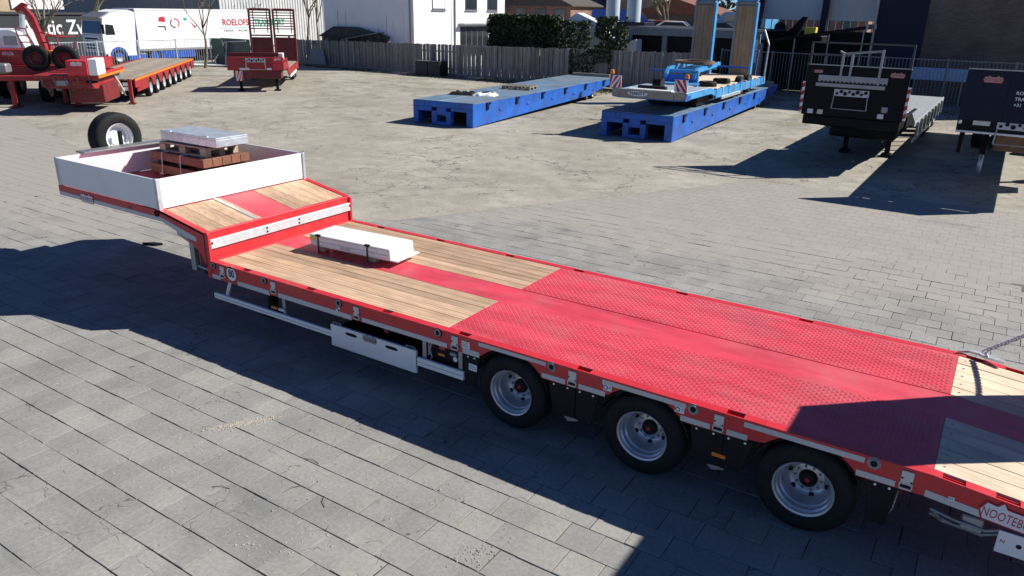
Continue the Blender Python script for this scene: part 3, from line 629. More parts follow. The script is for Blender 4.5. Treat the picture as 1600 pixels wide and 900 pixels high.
box('valve', RED, vb, 3.70, 3.78, .06, .10, .62, .67, .006); box('valve', STEEL, vb, 3.86, 3.95, .03, .10, .60, .645, .01); box('lever', STEEL, vb, 3.56, 3.58, .05, .1, .52, .68, .004)
MB().tube([(3.62, .05, .69), (3.60, .03, .60), (3.63, .03, .53), (3.60, .05, .47)], .008, 8).build('air_hose', STEEL, vb)
for x in (1.45, 1.7, 1.95): MB().tube([(x, .25, .69), (x+.1, .2, .56), (x+.3, .22, .60)], .012, 6).build('air_hose', BLACK, T)
MB().cyl((.55, .5, .12), (.55, .5, .70), .07, n=14).box(.45, .65, .38, .62, .10, .135, .01).build('landing_leg', BLACK, T)
MB().cyl((.55, 2.05, .12), (.55, 2.05, .70), .07, n=14).box(.45, .65, 1.93, 2.17, .10, .135, .01).build('landing_leg', BLACK, T)
# axles, wheels, mudguards
for i, wx in enumerate(WX):
    MB().cyl((wx, .2, .40), (wx, 2.35, .40), .06, n=14).build('axle', BLACK, T)
    make_wheel(T, (wx, .03, .40), side=-1, deep=.235, wd=.27, spin=(.62, .55, .78)[i])
    make_wheel(T, (wx, W-.03, .40), side=1, detail=False)
    pr = [radians(18+q*8) for q in range(19)]
    for ya, yb in ((.02, .34), (W-.34, W-.02)):
        MB().prism([(wx+.458*cos(a), .40+.458*sin(a)) for a in pr]+[(wx+.445*cos(a), .40+.445*sin(a)) for a in pr[::-1]], 'y', ya, yb).build('mudguard', BLACK, T)
def flap(x0, x1, z1, x0b, x1b, z0):
    fp = MB().prism([(x0, z1), (x1, z1), (x1b, z0), (x0b, z0)], 'y', .012, .026).build('mud_flap', BLACK, T)
    for x in (x0+.06, x1-.06): MB().cyl((x, .012, z1-.03), (x, .006, z1-.03), .010, n=10).build('screw', WHITE, fp)
    return fp
flap(4.06, 4.26, .70, 4.08, 4.21, .34)
for a in (0, 1):
    wx = WX[a]; flap(wx+.44, wx+.71, .695, wx+.50, wx+.68, .37); flap(wx+.72, wx+.98, .695, wx+.735, wx+.91, .36)
    box('flap_post', BLACK, T, wx+.685, wx+.735, .0, .011, .37, .695)
    MB().prism([(wx+.62, .35), (wx+.76, .37), (wx+.77, .34), (wx+.66, .31)], 'y', .02, .05).build('rope_hook', STEEL, T)
box('marker_lamp', ORANGE, T, 6.71, 6.83, -.006, .010, .46, .495, .005)
flap(7.91, 8.13, .695, 7.95, 8.09, .33)
MB().tube([(8.13, .03, .66), (8.12, .02, .5), (8.07, .03, .36)], .006, 6).build('cable', STEEL, T)
# folding steps stowed under the tail
stp = MB()
for dz, dy in ((0, .02), (-.10, .12)):
    stp.tube([(8.36, dy, .60+dz), (8.52, dy-.02, .58+dz), (8.72, dy, .56+dz), (8.80, dy, .60+dz)], .012, 8)
stp.box(8.56, 8.70, .02, .10, .52, .64, .01).tube([(8.36, .02, .60), (8.44, .10, .48), (8.72, .12, .45)], .01, 8)
stp.build('stowed_steps', STEEL, T)
# loading ramp folded upright at the tail (throws the long shadow over the deck)
rp = MB()
for y in (1.29, 2.44): rp.box(9.43, 9.55, y, y+.06, .80, 3.235, .01)
rp.box(9.45, 9.53, 1.35, 2.44, .85, 3.235)
rmp = rp.build('loading_ramp', RED, T)
for i in range(9): box('ramp_cleat', RED, rmp, 9.425, 9.45, 1.36, 2.43, 1.0+i*.24, 1.04+i*.24)
box('tail_beam', RED, T, XE, XE+.12, 0, W, .42, RZ(XE)-.01, .01)
MB().prism([(9.42, 1.52), (9.42, 2.36), (9.80, 2.36), (9.80, 1.52)], 'z', .76, .84).build('ramp_hinge', RED_D, T)
# lashing hook and chain on the far rail
hk = thing('lashing_chain', 'steel lashing chain with hook plate on the far deck rail near the right edge', 'chain')
MB().prism([(8.30, 2.50), (8.33, 2.555), (8.42, 2.60), (8.52, 2.595), (8.62, 2.55), (8.71, 2.48), (8.70, 2.455), (8.62, 2.47), (8.54, 2.49), (8.48, 2.545), (8.40, 2.555), (8.345, 2.525)], 'z', .0, .022).build('hook_plate', GALV, hk, (0, 0, .905), (0, 0, 0))
MB().tube([(8.56, 2.50, .92), (8.53, 2.515, .96)], .014, 8).build('shackle', GALV, hk)
c0, c1 = Vector((8.52, 2.515, .965)), Vector((9.45, 2.47, 1.85)); nl = 26; dr = (c1-c0)
chm = None
for i in range(nl):
    if chm is None:
        cb_ = MB(); L_, R_ = .028, .014
        prof = [(R_*cos(t)+(L_*.55 if cos(t) > 0 else -L_*.55), R_*sin(t)) for t in [2*pi*j/12 for j in range(12)]]
        pts = [(x, 0, z) for x, z in prof]+[(prof[0][0], 0, prof[0][1])]
        cb_.tube([(p[0]*1.35, p[1], p[2]*1.25) for p in pts], 0.0075, 6); chm = cb_.mesh('chain_link', GALV)
    t = (i+.5)/nl; p = c0+dr*t; p.z -= .02*4*t*(1-t); g = dr.normalized()
    e = g.to_track_quat('X', 'Z').to_euler(); o = link('chain_link', chm, hk, p, e); o.rotation_euler.rotate_axis('X', pi/2*(i % 2)+.4)

# ------------------------------------------------------------------ cargo on the trailer
def board_stack(name, label, cat, loc, rz, layers, mat, group=None):
    t = thing(name, label, cat, loc, rz, group)
    for (x0, x1, y0, y1, z0, z1) in layers: box('board', mat, t, x0, x1, y0, y1, z0, z1, .004)
    return t
bs = thing('board_stack', 'stack of brown hardwood boards on spacers inside the aluminium front box', 'boards', (-2.5, 1.78, HN))
for k, (z0, z1, dx) in enumerate(((.035, .165, -.03), (.235, .365, 0.))):
    n = 5; wd = .86/n
    for i in range(n): box('board', BROWN, bs, -.68+dx+rs.uniform(-.03, .01), .66+dx, -.43+i*wd+.003, -.43+(i+1)*wd-.003, z0, z1, .004)
    for x in (-.5, 0., .5):
        box('spacer', WHITE if k == 0 else BLACK, bs, x-.05, x+.05, -.40, .42, z0-.035 if k == 0 else z0-.07, z0, .003)
for x in (-.35, .12):
    MB().tube([(x, .43, .2), (x, .435, .372), (x-.0, -.44, .372), (x-.02, -.46, .02)], .008, 6).build('tie_rope', WHITE, bs)
def pallet(label, loc, rz, L=1.2, B=.8, mat=PALLET, group=None):
    p = thing('wooden_pallet', label, 'pallet', loc, rz, group)
    for i in range(5):
        y = -B/2+.01+i*(B-.12)/4; box('deck_board', mat, p, -L/2, L/2, y, y+.10, .122, .144, .002)
    for y in (-B/2, -.05, B/2-.1):
        box('bottom_board', mat, p, -L/2, L/2, y, y+.10, 0, .022, .002)
        for x in (-L/2, -.07, L/2-.14): box('block', mat, p, x, x+.14, y, y+.10, .022, .100, .003)
    for x in (-L/2, -.07, L/2-.14): box('stringer', mat, p, x, x+.14, -B/2, B/2, .100, .122, .002)
    return p
pallet('wooden pallet between brown boards and grey steel plate in the front box', (-2.52, 1.78, HN+.366), radians(3), 1.1, .62)
gp = thing('galvanised_cover', 'pale galvanised steel plate lying on the pallet in the front box', 'steel plate', (-2.42, 1.83, HN+.512), radians(1))
box('plate', GALV, gp, -.68, .68, -.30, .30, .13, .165, .004); box('edge_channel', GALV, gp, -.68, .68, -.30, -.27, .02, .13, .004); box('edge_channel', GALV, gp, .65, .68, -.27, .30, .02, .13, .004); box('edge_channel', GALV, gp, -.68, .65, .27, .30, .02, .13, .004)
for x in (-.45, .45): box('hinge', GALV, gp, x-.05, x+.05, -.315, -.28, .14, .18, .005)
box('under_plate', STEEL, gp, -.55, .62, -.25, .27, .0, .02, .003)
wp = thing('wrapped_panels', 'white wrapped panels strapped on wooden blocks at the front of the red deck', 'package', (1.36, 1.37, H), radians(4)); wp.scale = (1.02, 1, .72)
for k, (z0, z1, x0, x1, y0, y1) in enumerate(((.10, .128, -.60, .74, -.22, .27), (.128, .214, -.66, .66, -.25, .25), (.217, .302, -.665, .655, -.25, .25), (.304, .335, -.66, .652, -.25, .245))):
    box('panel', ALU_W, wp, x0, x1, y0, y1, z0, z1, .006)
for x in (-.52, .30):
    for ya, za in ((-.256, .0), (.250, .1)): box('strap_side', INK, wp, x-.012, x+.012, ya, ya+.006, za, .34)
    MB().box(x-.010, x+.010, -.25, .25, .336, .340).build('strap_top', CREAM, wp); box('edge_protector', BLACK, wp, x-.04, x+.04, -.262, -.225, .312, .345, .003)
for x in (-.52, .32):
    for y in (-.16, .14): box('block', PALLET, wp, x-.06, x+.06, y-.05, y+.05, .004, .10, .004)
box('yellow_label', YEL, wp, -.655, -.56, -.2525, -.249, .23, .295); box('grey_label', SILVER, wp, -.15, .02, -.2535, -.249, .15, .20)

# ------------------------------------------------------------------ blue roll trailers
def roll_trailer(label, loc, rz, L=14., B=2.55, h=.84):
    t = thing('roll_trailer', label, 'roll trailer', loc, rz, 'blue roll trailers parked on the yard')
    box('deck_plate', BLUE_DECK, t, 0, B, 0, L, h-.03, h, .004)
    box('deck_seam', SILVER, t, B*.42, B*.42+.04, .1, L*.55, h+.0005, h+.003)
    for x0 in (0., B-.09):
        MB().prism([(0, .06), (L*.35, .16), (L*.78, .27), (L, h-.22), (L, h-.031), (0, h-.031)], 'x', x0, x0+.09).build('side_beam', BLUE, t)
        xo = x0-.07 if x0 == 0 else x0+.09
        sb = MB().prism([(0, .02), (L*.35, .12), (L*.78, .23), (L*.78, .27), (L*.35, .16), (0, .06)], 'x', min(x0, xo), max(x0+.09, xo)).build('lower_flange', BLUE, t)
    xs = B
    for i in range(6):
        y = .9+i*2.3
        if y < L-.3:
            for xx in (B, -.05): MB().box(xx, xx+.05, y, y+.16, h-.30, h-.04, .01).box(xx, xx+.05, y+.17, y+.3, h-.12, h-.04, .01).build('twistlock_pocket', NAVY, t)
            for xx in (B, -.03): MB().box(xx, xx+.03, y+1.0, y+1.22, h-.42, h-.34, .01).build('lashing_lug', BLUE, t)
    # front frame with fork and gooseneck tunnels
    for x0, x1, z0, z1 in ((0, .22, 0, .62), (.80, 1.02, 0, .50), (1.42, 1.62, 0, .50), (2.28, B, 0, .62), (.22, .80, .47, .62), (1.02, 1.42, .36, .62), (1.62, 2.28, .52, .62), (.0, B, .62, h-.031), (1.02, 1.42, 0, .12)):
        box('front_frame', BLUE, t, x0+.002, x1-.002, -.04, .22, z0, z1, .008)
    for x in (.45, .62, 1.75, 1.95): box('front_rib', BLUE, t, x, x+.06, -.06, -.04, .63, h-.02, .005)
    box('inner_bulkhead', NAVY, t, .1, B-.1, 1.6, 1.66, .1, h-.04)
    box('tail_plank', WOOD_O, t, .3, B-.2, L-.16, L-.04, h, h+.14, .01)
    for y in (L*.77, L*.77+.75):
        for x, s in ((.14, -1), (B-.14, 1)): make_wheel(t, (x, y, .20), R=.20, wd=.2, rr=.11, side=s, deep=.03, detail=False, rot=(0, 0, -pi/2))
    box('bogie', BLK, t, .4, B-.4, L*.74, L*.84, .1, .5)
    return t
m1 = roll_trailer('left blue roll trailer with bare worn deck and a wooden pallet on it', (-10.15, 16.1, 0), radians(5.2))
m2 = roll_trailer('right blue roll trailer carrying the light blue low-bed with wooden ramps', (-3.38, 17.95, 0), radians(2.0), L=14.6)
pallet('wooden pallet lying on the deck of the left blue roll trailer', (-9.3, 22.0, .842), radians(12), 1.25, .95, WOOD_O)
cl = thing('crumpled_tarp', 'crumpled black and white sheeting on the left blue roll trailer deck', 'sheeting', (-9.35, 18.7, .842), radians(20))
def rag(x0, x1, y0, y1, h, mat, sd):
    q = random.Random(sd); nx, ny = 12, 7; vs = []
    for i in range(nx+1):
        for j in range(ny+1):
            e = min(i, nx-i, j, ny-j); vs.append((x0+(x1-x0)*(i/nx)+q.uniform(-.04, .04), y0+(y1-y0)*(j/ny)+q.uniform(-.04, .04), .002 if e == 0 else q.uniform(.02, h)))
    return MB().add(vs, [(i*(ny+1)+j, (i+1)*(ny+1)+j, (i+1)*(ny+1)+j+1, i*(ny+1)+j+1) for i in range(nx) for j in range(ny)]).build('sheet', mat, cl, ang=80)
rag(-.95, .1, -.35, .3, .14, BLACK, 1); rag(.05, .95, -.3, .3, .12, TARP, 2); rag(-.45, -.05, .2, .5, .1, TARP, 4); rag(.2, .7, .1, .45, .15, BLACK, 5)

# ------------------------------------------------------------------ light blue low-bed lying on the right roll trailer
lb = thing('blue_lowbed_trailer', 'light blue low-bed with beige nose board and two upright wooden ramps on a roll trailer', 'trailer', (-3.30, 18.5, .86), radians(2.6))
B = 2.60
MB().prism([(0, .0), (.35, -.18), (B-.35, -.18), (B, 0), (B, .5), (0, .5)], 'z', .40, .56).build('nose_skirt', BLUE, lb)
for k, pts in enumerate((((0, 0), (.36, -.19)), ((.36, -.19), (B-.36, -.19)), ((B-.36, -.19), (B, 0)))):
    (xa, ya), (xb, yb) = pts; dx, dy = xb-xa, yb-ya; l = sqrt(dx*dx+dy*dy); nx_, ny_ = dy/l*.03, -dx/l*.03
    MB().prism([(xa+.003, ya), (xb-.003, yb), (xb+nx_-.003, yb+ny_), (xa+nx_+.003, ya+ny_)], 'z', .44, .70).build('nose_board', BEIGE, lb)
nm = MB().prism([(B/2-.30+.36*cos(t)*1.0, .57+.085*sin(t)) for t in [2*pi*i/24 for i in range(24)]], 'y', -.226, -.220).build('name_oval', STICK, lb)
text('lettering', 'HANTY', .15, INK, nm, (B/2-.30, -.228, .57), FRONT, .001, 1.05, .004)
box('neck_deck', GALV, lb, .1, B-.1, -.1, 2.9, .56, .63, .01); box('chequer_step', ALU, lb, .5, B-.5, .0, .35, .63, .70, .02); box('black_step', BLACK, lb, .7, B-.9, .5, .72, .63, .78, .02)
MB().cyl((.9, 1.6, .75), (1.2, 1.6, .75), .22, n=18).build('winch_drum', BLACK, lb)
def chevron(parent, x0, x1, z0, z1, y, tilt=1):
    bd = box('warning_board', WHITE, parent, x0, x1, y, y+.02, z0, z1); wd = (x1-x0); 
    for i in range(-2, 3):
        c = x0+wd*(i*.5+.25); pts = [(c, z0), (c+wd*.25, z0), (c+wd*.25+tilt*(z1-z0)*.8, z1), (c+tilt*(z1-z0)*.8, z1)]
        # clip to the board
        out = [(min(max(px, x0), x1), pz) for px, pz in pts]
        if max(p[0] for p in out)-min(p[0] for p in out) > .05: MB().prism(out, 'y', y-.003, y).build('red_stripe', REDINK, bd)
    return bd
chevron(lb, -.10, .32, .70, 1.10, -.06, 1); chevron(lb, B-.42, B+.02, .70, 1.08, -.02, -1)
for x, z in ((-.05, 1.12), (B-.02, 1.10)):
    bc = MB().cyl((x, .0, z-.4), (x, .0, z+.03), .015, n=8).build('beacon_pole', BLACK, lb); MB().lathe([(0, .14), (.05, .13), (.07, .08), (.075, 0), (0, 0)], (x, 0, z+.03), 'z', 16).build('amber_beacon', ORANGE, bc)
# neck sides, side rails and low deck
for x0 in (.02, B-.10):
    MB().prism([(.2, .42), (3.0, .42), (3.8, .22), (11.2, .22), (11.2, .52), (3.4, .52), (2.9, .62), (.2, .62)], 'x', x0, x0+.08).build('side_rail', LBLUE, lb)
    for i in range(9): box('rail_post', GALV if i % 2 else LBLUE, lb, x0-.02, x0+.10, 3.5+i*.85, 3.62+i*.85, .20, .56, .01)
for i in range(9):
    x = .16+i*.255; box('deck_board', WOOD_R, lb, x, x+.247, 3.2, 10.9, .50, .545, .006)
for i in range(4):
    x = .22+i*.55; box('chequer_bay', GALV, lb, x, x+.5, 2.85, 3.18, .56, .60, .01)
box('neck_wedge', BLK, lb, .5, B-.3, 2.2, 3.6, .02, .40)
box('guard_bar', GALV, lb, B-.02, B+.03, 4.2, 6.9, .12, .24, .01)
for y in (7.35, 8.55):
    for x, s in ((.12, -1), (B-.05, 1)): make_wheel(lb, (x, y, .40), R=.38, wd=.26, rr=.23, side=s, deep=.06, detail=False, rimmat=GALV, rot=(0, 0, -pi/2))
# ramps with wooden faces standing at the tail
for k, x in enumerate((-.86, .98)):
    rm = MB().box(x, x+.10, 10.9, 11.25, .4, 3.62, .02).box(x+.84, x+.92, 10.9, 11.25, .4, 3.62, .02).box(x, x+.92, 10.98, 11.2, 3.50, 3.66, .03).build('ramp_frame', GREYP, lb)
    box('ramp_cap', LBLUE, rm, x-.01, x+.93, 10.96, 11.22, 3.661, 3.74, .02); box('ramp_edge', LBLUE, rm, x+.921, x+.96, 10.92, 11.23, .45, 3.6, .01)
    for i in range(4): box('ramp_plank', WOOD_RAMP, rm, x+.105+i*.183, x+.283+i*.183, 10.93, 11.0, .45, 3.47, .006)
    box('ramp_back', GREYP, rm, x+.10, x+.84, 11.01, 11.12, .5, 3.5)
MB().tube([(2.35, 10.2, .6), (2.3, 10.6, 1.6), (2.2, 10.95, 2.3)], .012, 6).build('ramp_cable', STEEL, lb)
MB().tube([(B+.05, 10.6, .3), (B+.02, 10.9, 1.9), (B-.25, 10.95, 2.5)], .03, 8).build('ramp_strut', GALV, lb)
# dolly with turntable ring lying on the deck
dl = thing('turntable_dolly', 'blue dolly frame with round rusty turntable ring on the light blue low-bed', 'dolly', (-3.02, 22.0, 1.40), radians(2.6))
for x in (.12, 1.22): MB().prism([(0, .30), (.4, .52), (3.1, .62), (3.1, .78), (.3, .68), (0, .48)], 'x', x, x+.12).build('frame_beam', LBLUE, dl)
for y in (.25, 1.2, 2.9): box('cross_beam', LBLUE, dl, .24, 1.22, y, y+.16, .48, .60, .01)
box('front_panel', BLUE, dl, .12, 1.34, .05, .12, .05, .44, .02); MB().prism([(-.05, -.55), (1.1, -.55), (1.5, .05), (-.05, .05)], 'z', .10, .17).build('drawbar_plate', LBLUE, dl)
MB().lathe([(.62, .0), (.76, .0), (.76, .10), (.62, .10)], (.72, 1.7, .76), 'z', 48, True).build('turntable_ring', RUST, dl)
MB().lathe([(.30, .0), (.42, .0), (.42, .06), (.30, .06)], (.72, 1.7, .76), 'z', 32, True).build('inner_ring', BLK, dl)
for x, y in ((1.55, .9), (1.6, 2.6), (-.1, 2.6)): make_wheel(dl, (x, y, .18), R=.34, wd=.28, rr=.2, side=1, deep=.06, detail=False, rimmat=RUST, rot=(pi/2, 0, 0))
box('post', LBLUE, dl, 1.26, 1.40, .1, .24, -.35, .6, .01); box('outrigger', BLUE, dl, -.75, .1, .9, .98, .45, .52); box('outrigger', BLUE, dl, 1.36, 2.6, 2.7, 2.78, .60, .67)

# ------------------------------------------------------------------ black semi-trailer with headboard frame
bt = thing('black_semi_trailer', 'black semi-trailer with tall steel headboard frame and red-white marker strips', 'trailer', (3.38, 16.7, 0), 0)
B = 2.56
def panel_front(t, mat, z0, z1, y=0, B=2.56): return box('headboard', mat, t, 0, B, y, y+.06, z0, z1, .01)
hb_ = panel_front(bt, BLK, 1.42, 2.74)
DFR = pmat('dark_frame_steel', (.06, .062, .066), .5, .3)
for x in (.02, B-.05): box('frame_post', DFR, bt, x, x+.05, .0, .05, 2.742, 3.30, .006)
MB().box(.02, B, .0, .05, 3.302, 3.345, .006).build('frame_bar', DFR, bt); box('panel_cap', STEEL, bt, -.005, B+.005, -.008, .07, 2.742, 2.762, .004)
for x in (.85, 1.08): box('stanchion', STEEL, bt, x, x+.06, -.06, -.005, 2.35, 3.08, .006)
box('stanchion', STEEL, bt, 1.80, 1.86, -.06, -.005, 2.3, 3.20, .006)
MB().tube([(.78, -.03, 3.12), (.9, -.03, 3.06), (1.83, -.03, 3.16)], .028, 8).build('stanchion_rail', STEEL, bt)
box('frame_bar', DFR, bt, .07, 1.0, .0, .05, 2.99, 3.04, .006)
gt = box('grille_rack', STEEL, bt, .33, 2.06, -.05, -.004, 2.32, 2.50, .006); box('rack_lip', STEEL, gt, .29, 2.03, -.10, -.05, 2.20, 2.30, .008)
for i in range(16): box('rack_tooth', BLACK, gt, .40+i*.105, .455+i*.105, -.056, -.05, 2.325, 2.355)
def sockets(t, x0, x1, z, y=-.012, n=8):
    pl = box('coupling_plate', SILVER, t, x0, x1, y, y+.01, z-.09, z+.09, .004)
    for i in range(n):
        x = x0+.08+(x1-x0-.16)*i/(n-1); MB().cyl((x, y, z+(.03 if i % 2 else -.02)), (x, y-.03, z+(.03 if i % 2 else -.02)), .034+.008*(i % 3), n=12).build('coupling', BLACK, pl)
    MB().tube([(x0+.02, y-.03, z-.1), (x0+.0, y-.06, z-.42), (x1, y-.06, z-.42), (x1-.02, y-.03, z-.1)], .016, 8).build('coupling_guard', STEEL, pl)
    return pl
sockets(bt, .78, 1.66, 2.06)
for x in (.30, 2.26): emblem(bt, x, 2.58, .36 if x > 1 else .24, -.004, pmat('faded_plate', (.45, .30, .26), .6), REDINK)
for x in (-.06, B+.0):
    st = box('marker_strip', WHITE, bt, x, x+.07, -.03, .0, 1.46, 2.30)
    for i in range(4): MB().prism([(x-.002, 1.50+i*.21), (x+.072, 1.54+i*.21), (x+.072, 1.65+i*.21), (x-.002, 1.61+i*.21)], 'y', -.034, -.03).build('red_band', REDINK, st)
for x, mt in ((.16, STICK), (.42, CREAM), (1.95, STICK)): box('plate', mt, bt, x, x+.15, -.012, 0, 1.46, 1.58, .004)
box('front_skirt', BLK, bt, .05, B-.05, .05, 1.2, 1.16, 1.41, .02); box('neck', BLK, bt, .3, B-.3, 1.2, 3.6, 1.0, 1.40, .02)
bsk = box('cable_reel', STEEL, bt, 2.02, 2.18, -.05, -.005, 1.62, 1.78, .02)
for x in (.72, 1.92):
    lg = box('landing_leg', BLK, bt, x, x+.14, 3.1, 3.24, .10, 1.2, .01); box('foot', BLK, lg, x-.08, x+.22, 3.0, 3.34, .0, .10, .02); MB().tube([(x+.02, 3.05, 1.1), (x-.08, 2.8, .45)], .03, 8).build('leg_brace', STEEL, lg)
box('gear_box', BLK, bt, .35, 2.2, 2.5, 3.5, .55, 1.0, .05)
box('low_deck', GALV, bt, .02, B-.02, 3.5, 13.0, .96, 1.02, .006); box('neck_deck', BLK, bt, .02, B-.02, .065, 3.5, 1.41, 1.45, .006)
MB().prism([(1.2, 1.44), (2.2, 1.44), (3.5, 1.05), (3.5, .95), (2.2, 1.1), (1.2, 1.14)], 'x', B-.06, B-.005).build('neck_side', BLK, bt)
for k in range(3): box('neck_tread', GALV, bt, .1, B-.1, 1.9+k*.5, 2.3+k*.5, 1.452, 1.475, .004)
for x in (.0, B-.06):
    box('side_rail', SILVER, bt, x, x+.06, 3.5, 13.0, .90, 1.035, .006)
    for i in range(8): box('outrigger', STEEL, bt, x+(.06 if x > 1 else -.08), x+(.14 if x > 1 else .0), 4.0+i*1.1, 4.12+i*1.1, .55, 1.0, .008)
box('guard_bar', GALV, bt, B-.02, B+.02, 3.7, 8.2, .40, .50, .008)
for y in (8.9, 10.25, 11.6):
    for x, s in ((.14, -1), (B-.1, 1)): make_wheel(bt, (x, y, .42), R=.42, wd=.28, rr=.24, side=s, deep=.06, detail=False, rimmat=GALV, rot=(0, 0, -pi/2))
box('chassis', BLK, bt, .6, B-.6, 3.5, 12.8, .5, .95)

# ------------------------------------------------------------------ navy semi-trailer at the right edge
nv = thing('navy_semi_trailer', 'dark navy semi-trailer with high plain front board cut by the right picture edge', 'trailer', (7.27, 15.0, 0), 0)
panel_front(nv, NAVY, 1.80, 2.92)
box('panel_cap', STEEL, nv, -.005, 2.565, -.006, .066, 2.921, 2.945, .004)
for x in (.85, 1.70): box('panel_seam', BLK, nv, x, x+.012, -.003, .0, 1.82, 2.91)
emblem(nv, .53, 2.72, .40, -.004, pmat('faded_plate_pink', (.45, .28, .25), .6), REDINK)
for k, (s_, z) in enumerate((('ROELOFS', 2.46), ('TRANSPORT', 2.33), ('+31', 2.20))): text('board_lettering', s_, .10, STICK, nv, (1.02, -.006, z), FRONT, .001, 1., .002, 'LEFT')
box('front_skirt', BLK, nv, .03, 2.53, .06, 1.5, 1.56, 1.795, .02); box('licence_plate', CREAM, nv, .32, .66, -.010, .06, 1.70, 1.795, .004); MB().cyl((.06, -.02, 1.74), (.06, .06, 1.74), .035, n=12).build('marker_lamp', WHITE, nv)
sockets(nv, .80, 1.8, 1.73, .046)
for x in (.52, 1.9):
    lg = box('landing_leg', BLK, nv, x, x+.14, 3.4, 3.54, .55, 1.5, .01); MB().cyl((x+.07, 3.47, .28), (x+.07, 3.47, .6), .05, n=12).build('inner_leg', GALV, lg); MB().lathe([(.0, -.05), (.27, -.05), (.29, -.03), (.29, .03), (.27, .05), (.0, .05)], (x+.07, 3.47, .29), 'x', 28).build('leg_wheel', GALV, lg)
box('mud_flap', BLK, nv, .02, .12, 2.0, 2.6, .75, 1.5, .01); box('belly_box', RUST, nv, .8, 2.4, 2.2, 3.0, .85, 1.3, .04)
box('deck', GALV, nv, .0, 2.56, .065, 13., 1.50, 1.555, .01)
for x in (.0, 2.50): box('side_board', NAVY, nv, x, x+.06, .07, 13., 1.56, 1.95, .01)
for y in (8.9, 10.2, 11.5):
    for x, s in ((.12, -1), (2.44, 1)): make_wheel(nv, (x, y, .5), R=.5, wd=.3, rr=.28, side=s, deep=.06, detail=False, rot=(0, 0, -pi/2))
box('chassis', BLK, nv, .7, 1.9, 3., 12.8, .8, 1.35)

# ------------------------------------------------------------------ red trailer with upright ramps
rt = thing('red_ramp_trailer', 'red low-loader with two tall dark red slatted ramps standing upright at its tail', 'trailer', (-22.3, 18.95, 0), radians(44))
box('front_board', RED_OLD, rt, -1.30, 1.30, 0, .06, 1.0, 1.62, .012); box('front_rim', REDBROWN, rt, -1.22, 1.05, .4, .46, 1.62, 1.80, .01)
for k, x in enumerate((-1.0, .95)): box('lit_red_block', RED, rt, x, x+.32, -.02, -.001, 1.38, 1.5, .01) if k else None  # raised brighter red block, part of the painted sunlit right section
box('lit_red_panel', RED, rt, .78, 1.28, -.012, -.001, 1.05, 1.58, .01); emblem(rt, 1.02, 1.50, .34, -.014, STICK, RED); box('plate', STICK, rt, -.75, -.3, -.012, 0, 1.02, 1.12); box('plate', STICK, rt, .5, .72, -.012, 0, 1.03, 1.12)  # brighter red panel paints in the sunlit right section of the front board
sockets(rt, -.45, .45, 1.47)
box('skirt', REDBROWN, rt, -1.05, 1.15, .08, .9, .62, .99, .02)
chevron(rt, -.95, -.62, .52, .98, .02, 1)
box('neck', RED_OLD, rt, -1.28, 1.28, .06, 2.2, 1.32, 1.44, .01)
for x in (-1.28, 1.22): MB().prism([(.06, 1.0), (2.0, 1.0), (2.9, .55), (9.2, .50), (9.2, .86), (3.0, .86), (2.3, 1.46), (.06, 1.46)], 'x', x, x+.06).build('side_rail', RED_OLD, rt)
for i in range(7): box('deck_board', WOOD_O, rt, -1.2+i*.343, -1.2+i*.343+.337, 2.7, 9.1, .82, .87, .008)
box('white_guard', ALU_W, rt, 1.28, 1.31, 3.2, 7.2, .42, .54, .01)
for x in (-.85, .85):
    lg = MB().cyl((x, .75, .06), (x, .75, 1.0), .07, n=12).build('landing_leg', BLK, rt); box('foot', BLK, lg, x-.16, x+.16, .6, .9, 0, .06, .02); MB().tube([(x+.1, .75, .5), (x+.3, .8, .95)], .04, 8).build('leg_brace', STEEL, lg)
for y in (6.8, 8.1):
    for x, s in ((-1.18, -1), (1.18, 1)): make_wheel(rt, (x, y, .38), R=.38, wd=.24, rr=.22, side=s, deep=.06, detail=False, rot=(0, 0, -pi/2))
for x0 in (-1.30, .03):
    fr = MB().box(x0, x0+.11, 8.85, 9.05, .80, 3.74, .02).box(x0+1.16, x0+1.27, 8.85, 9.05, .80, 3.74, .02).box(x0+.11, x0+1.16, 8.87, 9.03, 3.62, 3.76, .02).build('ramp_frame', REDBROWN, rt)
    for k in range(7): box('ramp_slat', REDBROWN, fr, x0+.11, x0+1.16, 8.88, 8.98, 2.62+k*.145, 2.675+k*.145, .006)
    for x in (x0+.24, x0+1.0): box('ramp_rib', REDBROWN, fr, x, x+.05, 8.99, 9.04, 2.4, 3.62)
    box('ramp_plate', REDBROWN, fr, x0+.11, x0+1.16, 8.90, 8.94, .86, 2.18, .008); box('ramp_rung', REDBROWN, fr, x0+.11, x0+1.16, 8.88, 8.99, 2.24, 2.32, .008)
box('cabinet', WHITE, rt, .9, 1.2, 1.0, 1.5, 1.46, 1.75, .02)

# ------------------------------------------------------------------ eight-axle red low-bed on the left
ax8 = thing('multi_axle_lowbed', 'long red eight-axle low-bed with grey weathered deck and orange edge on the left', 'trailer', (-24.4, 14.75, 0), radians(45))
for i in range(8): box('deck_board', WOOD_O, ax8, -2.55+i*.312, -2.55+i*.312+.306, -2.6, 10.6, .90, .96, .008)
for x in (-2.68, -.02):
    rl = MB()
    pts = [(-2.65, .97), (10.65, .97), (10.65, .45)]
    for k in range(7, -1, -1):
        c = k*1.36; pts += [(c+.50, .45)]+[(c+.44*cos(a), .38+.46*sin(a)) for a in [radians(t) for t in range(20, 161, 20)]]+[(c-.50, .45)]
    pts += [(-2.65, .62)]
    rl.prism(pts, 'x', x, x+.06).build('side_rail', RED_OLD, ax8)
    xo = x-.004 if x < -1 else x+.06
    box('edge_stripe', ORANGE, ax8, xo, xo+.004, -2.6, 10.6, .88, .965)
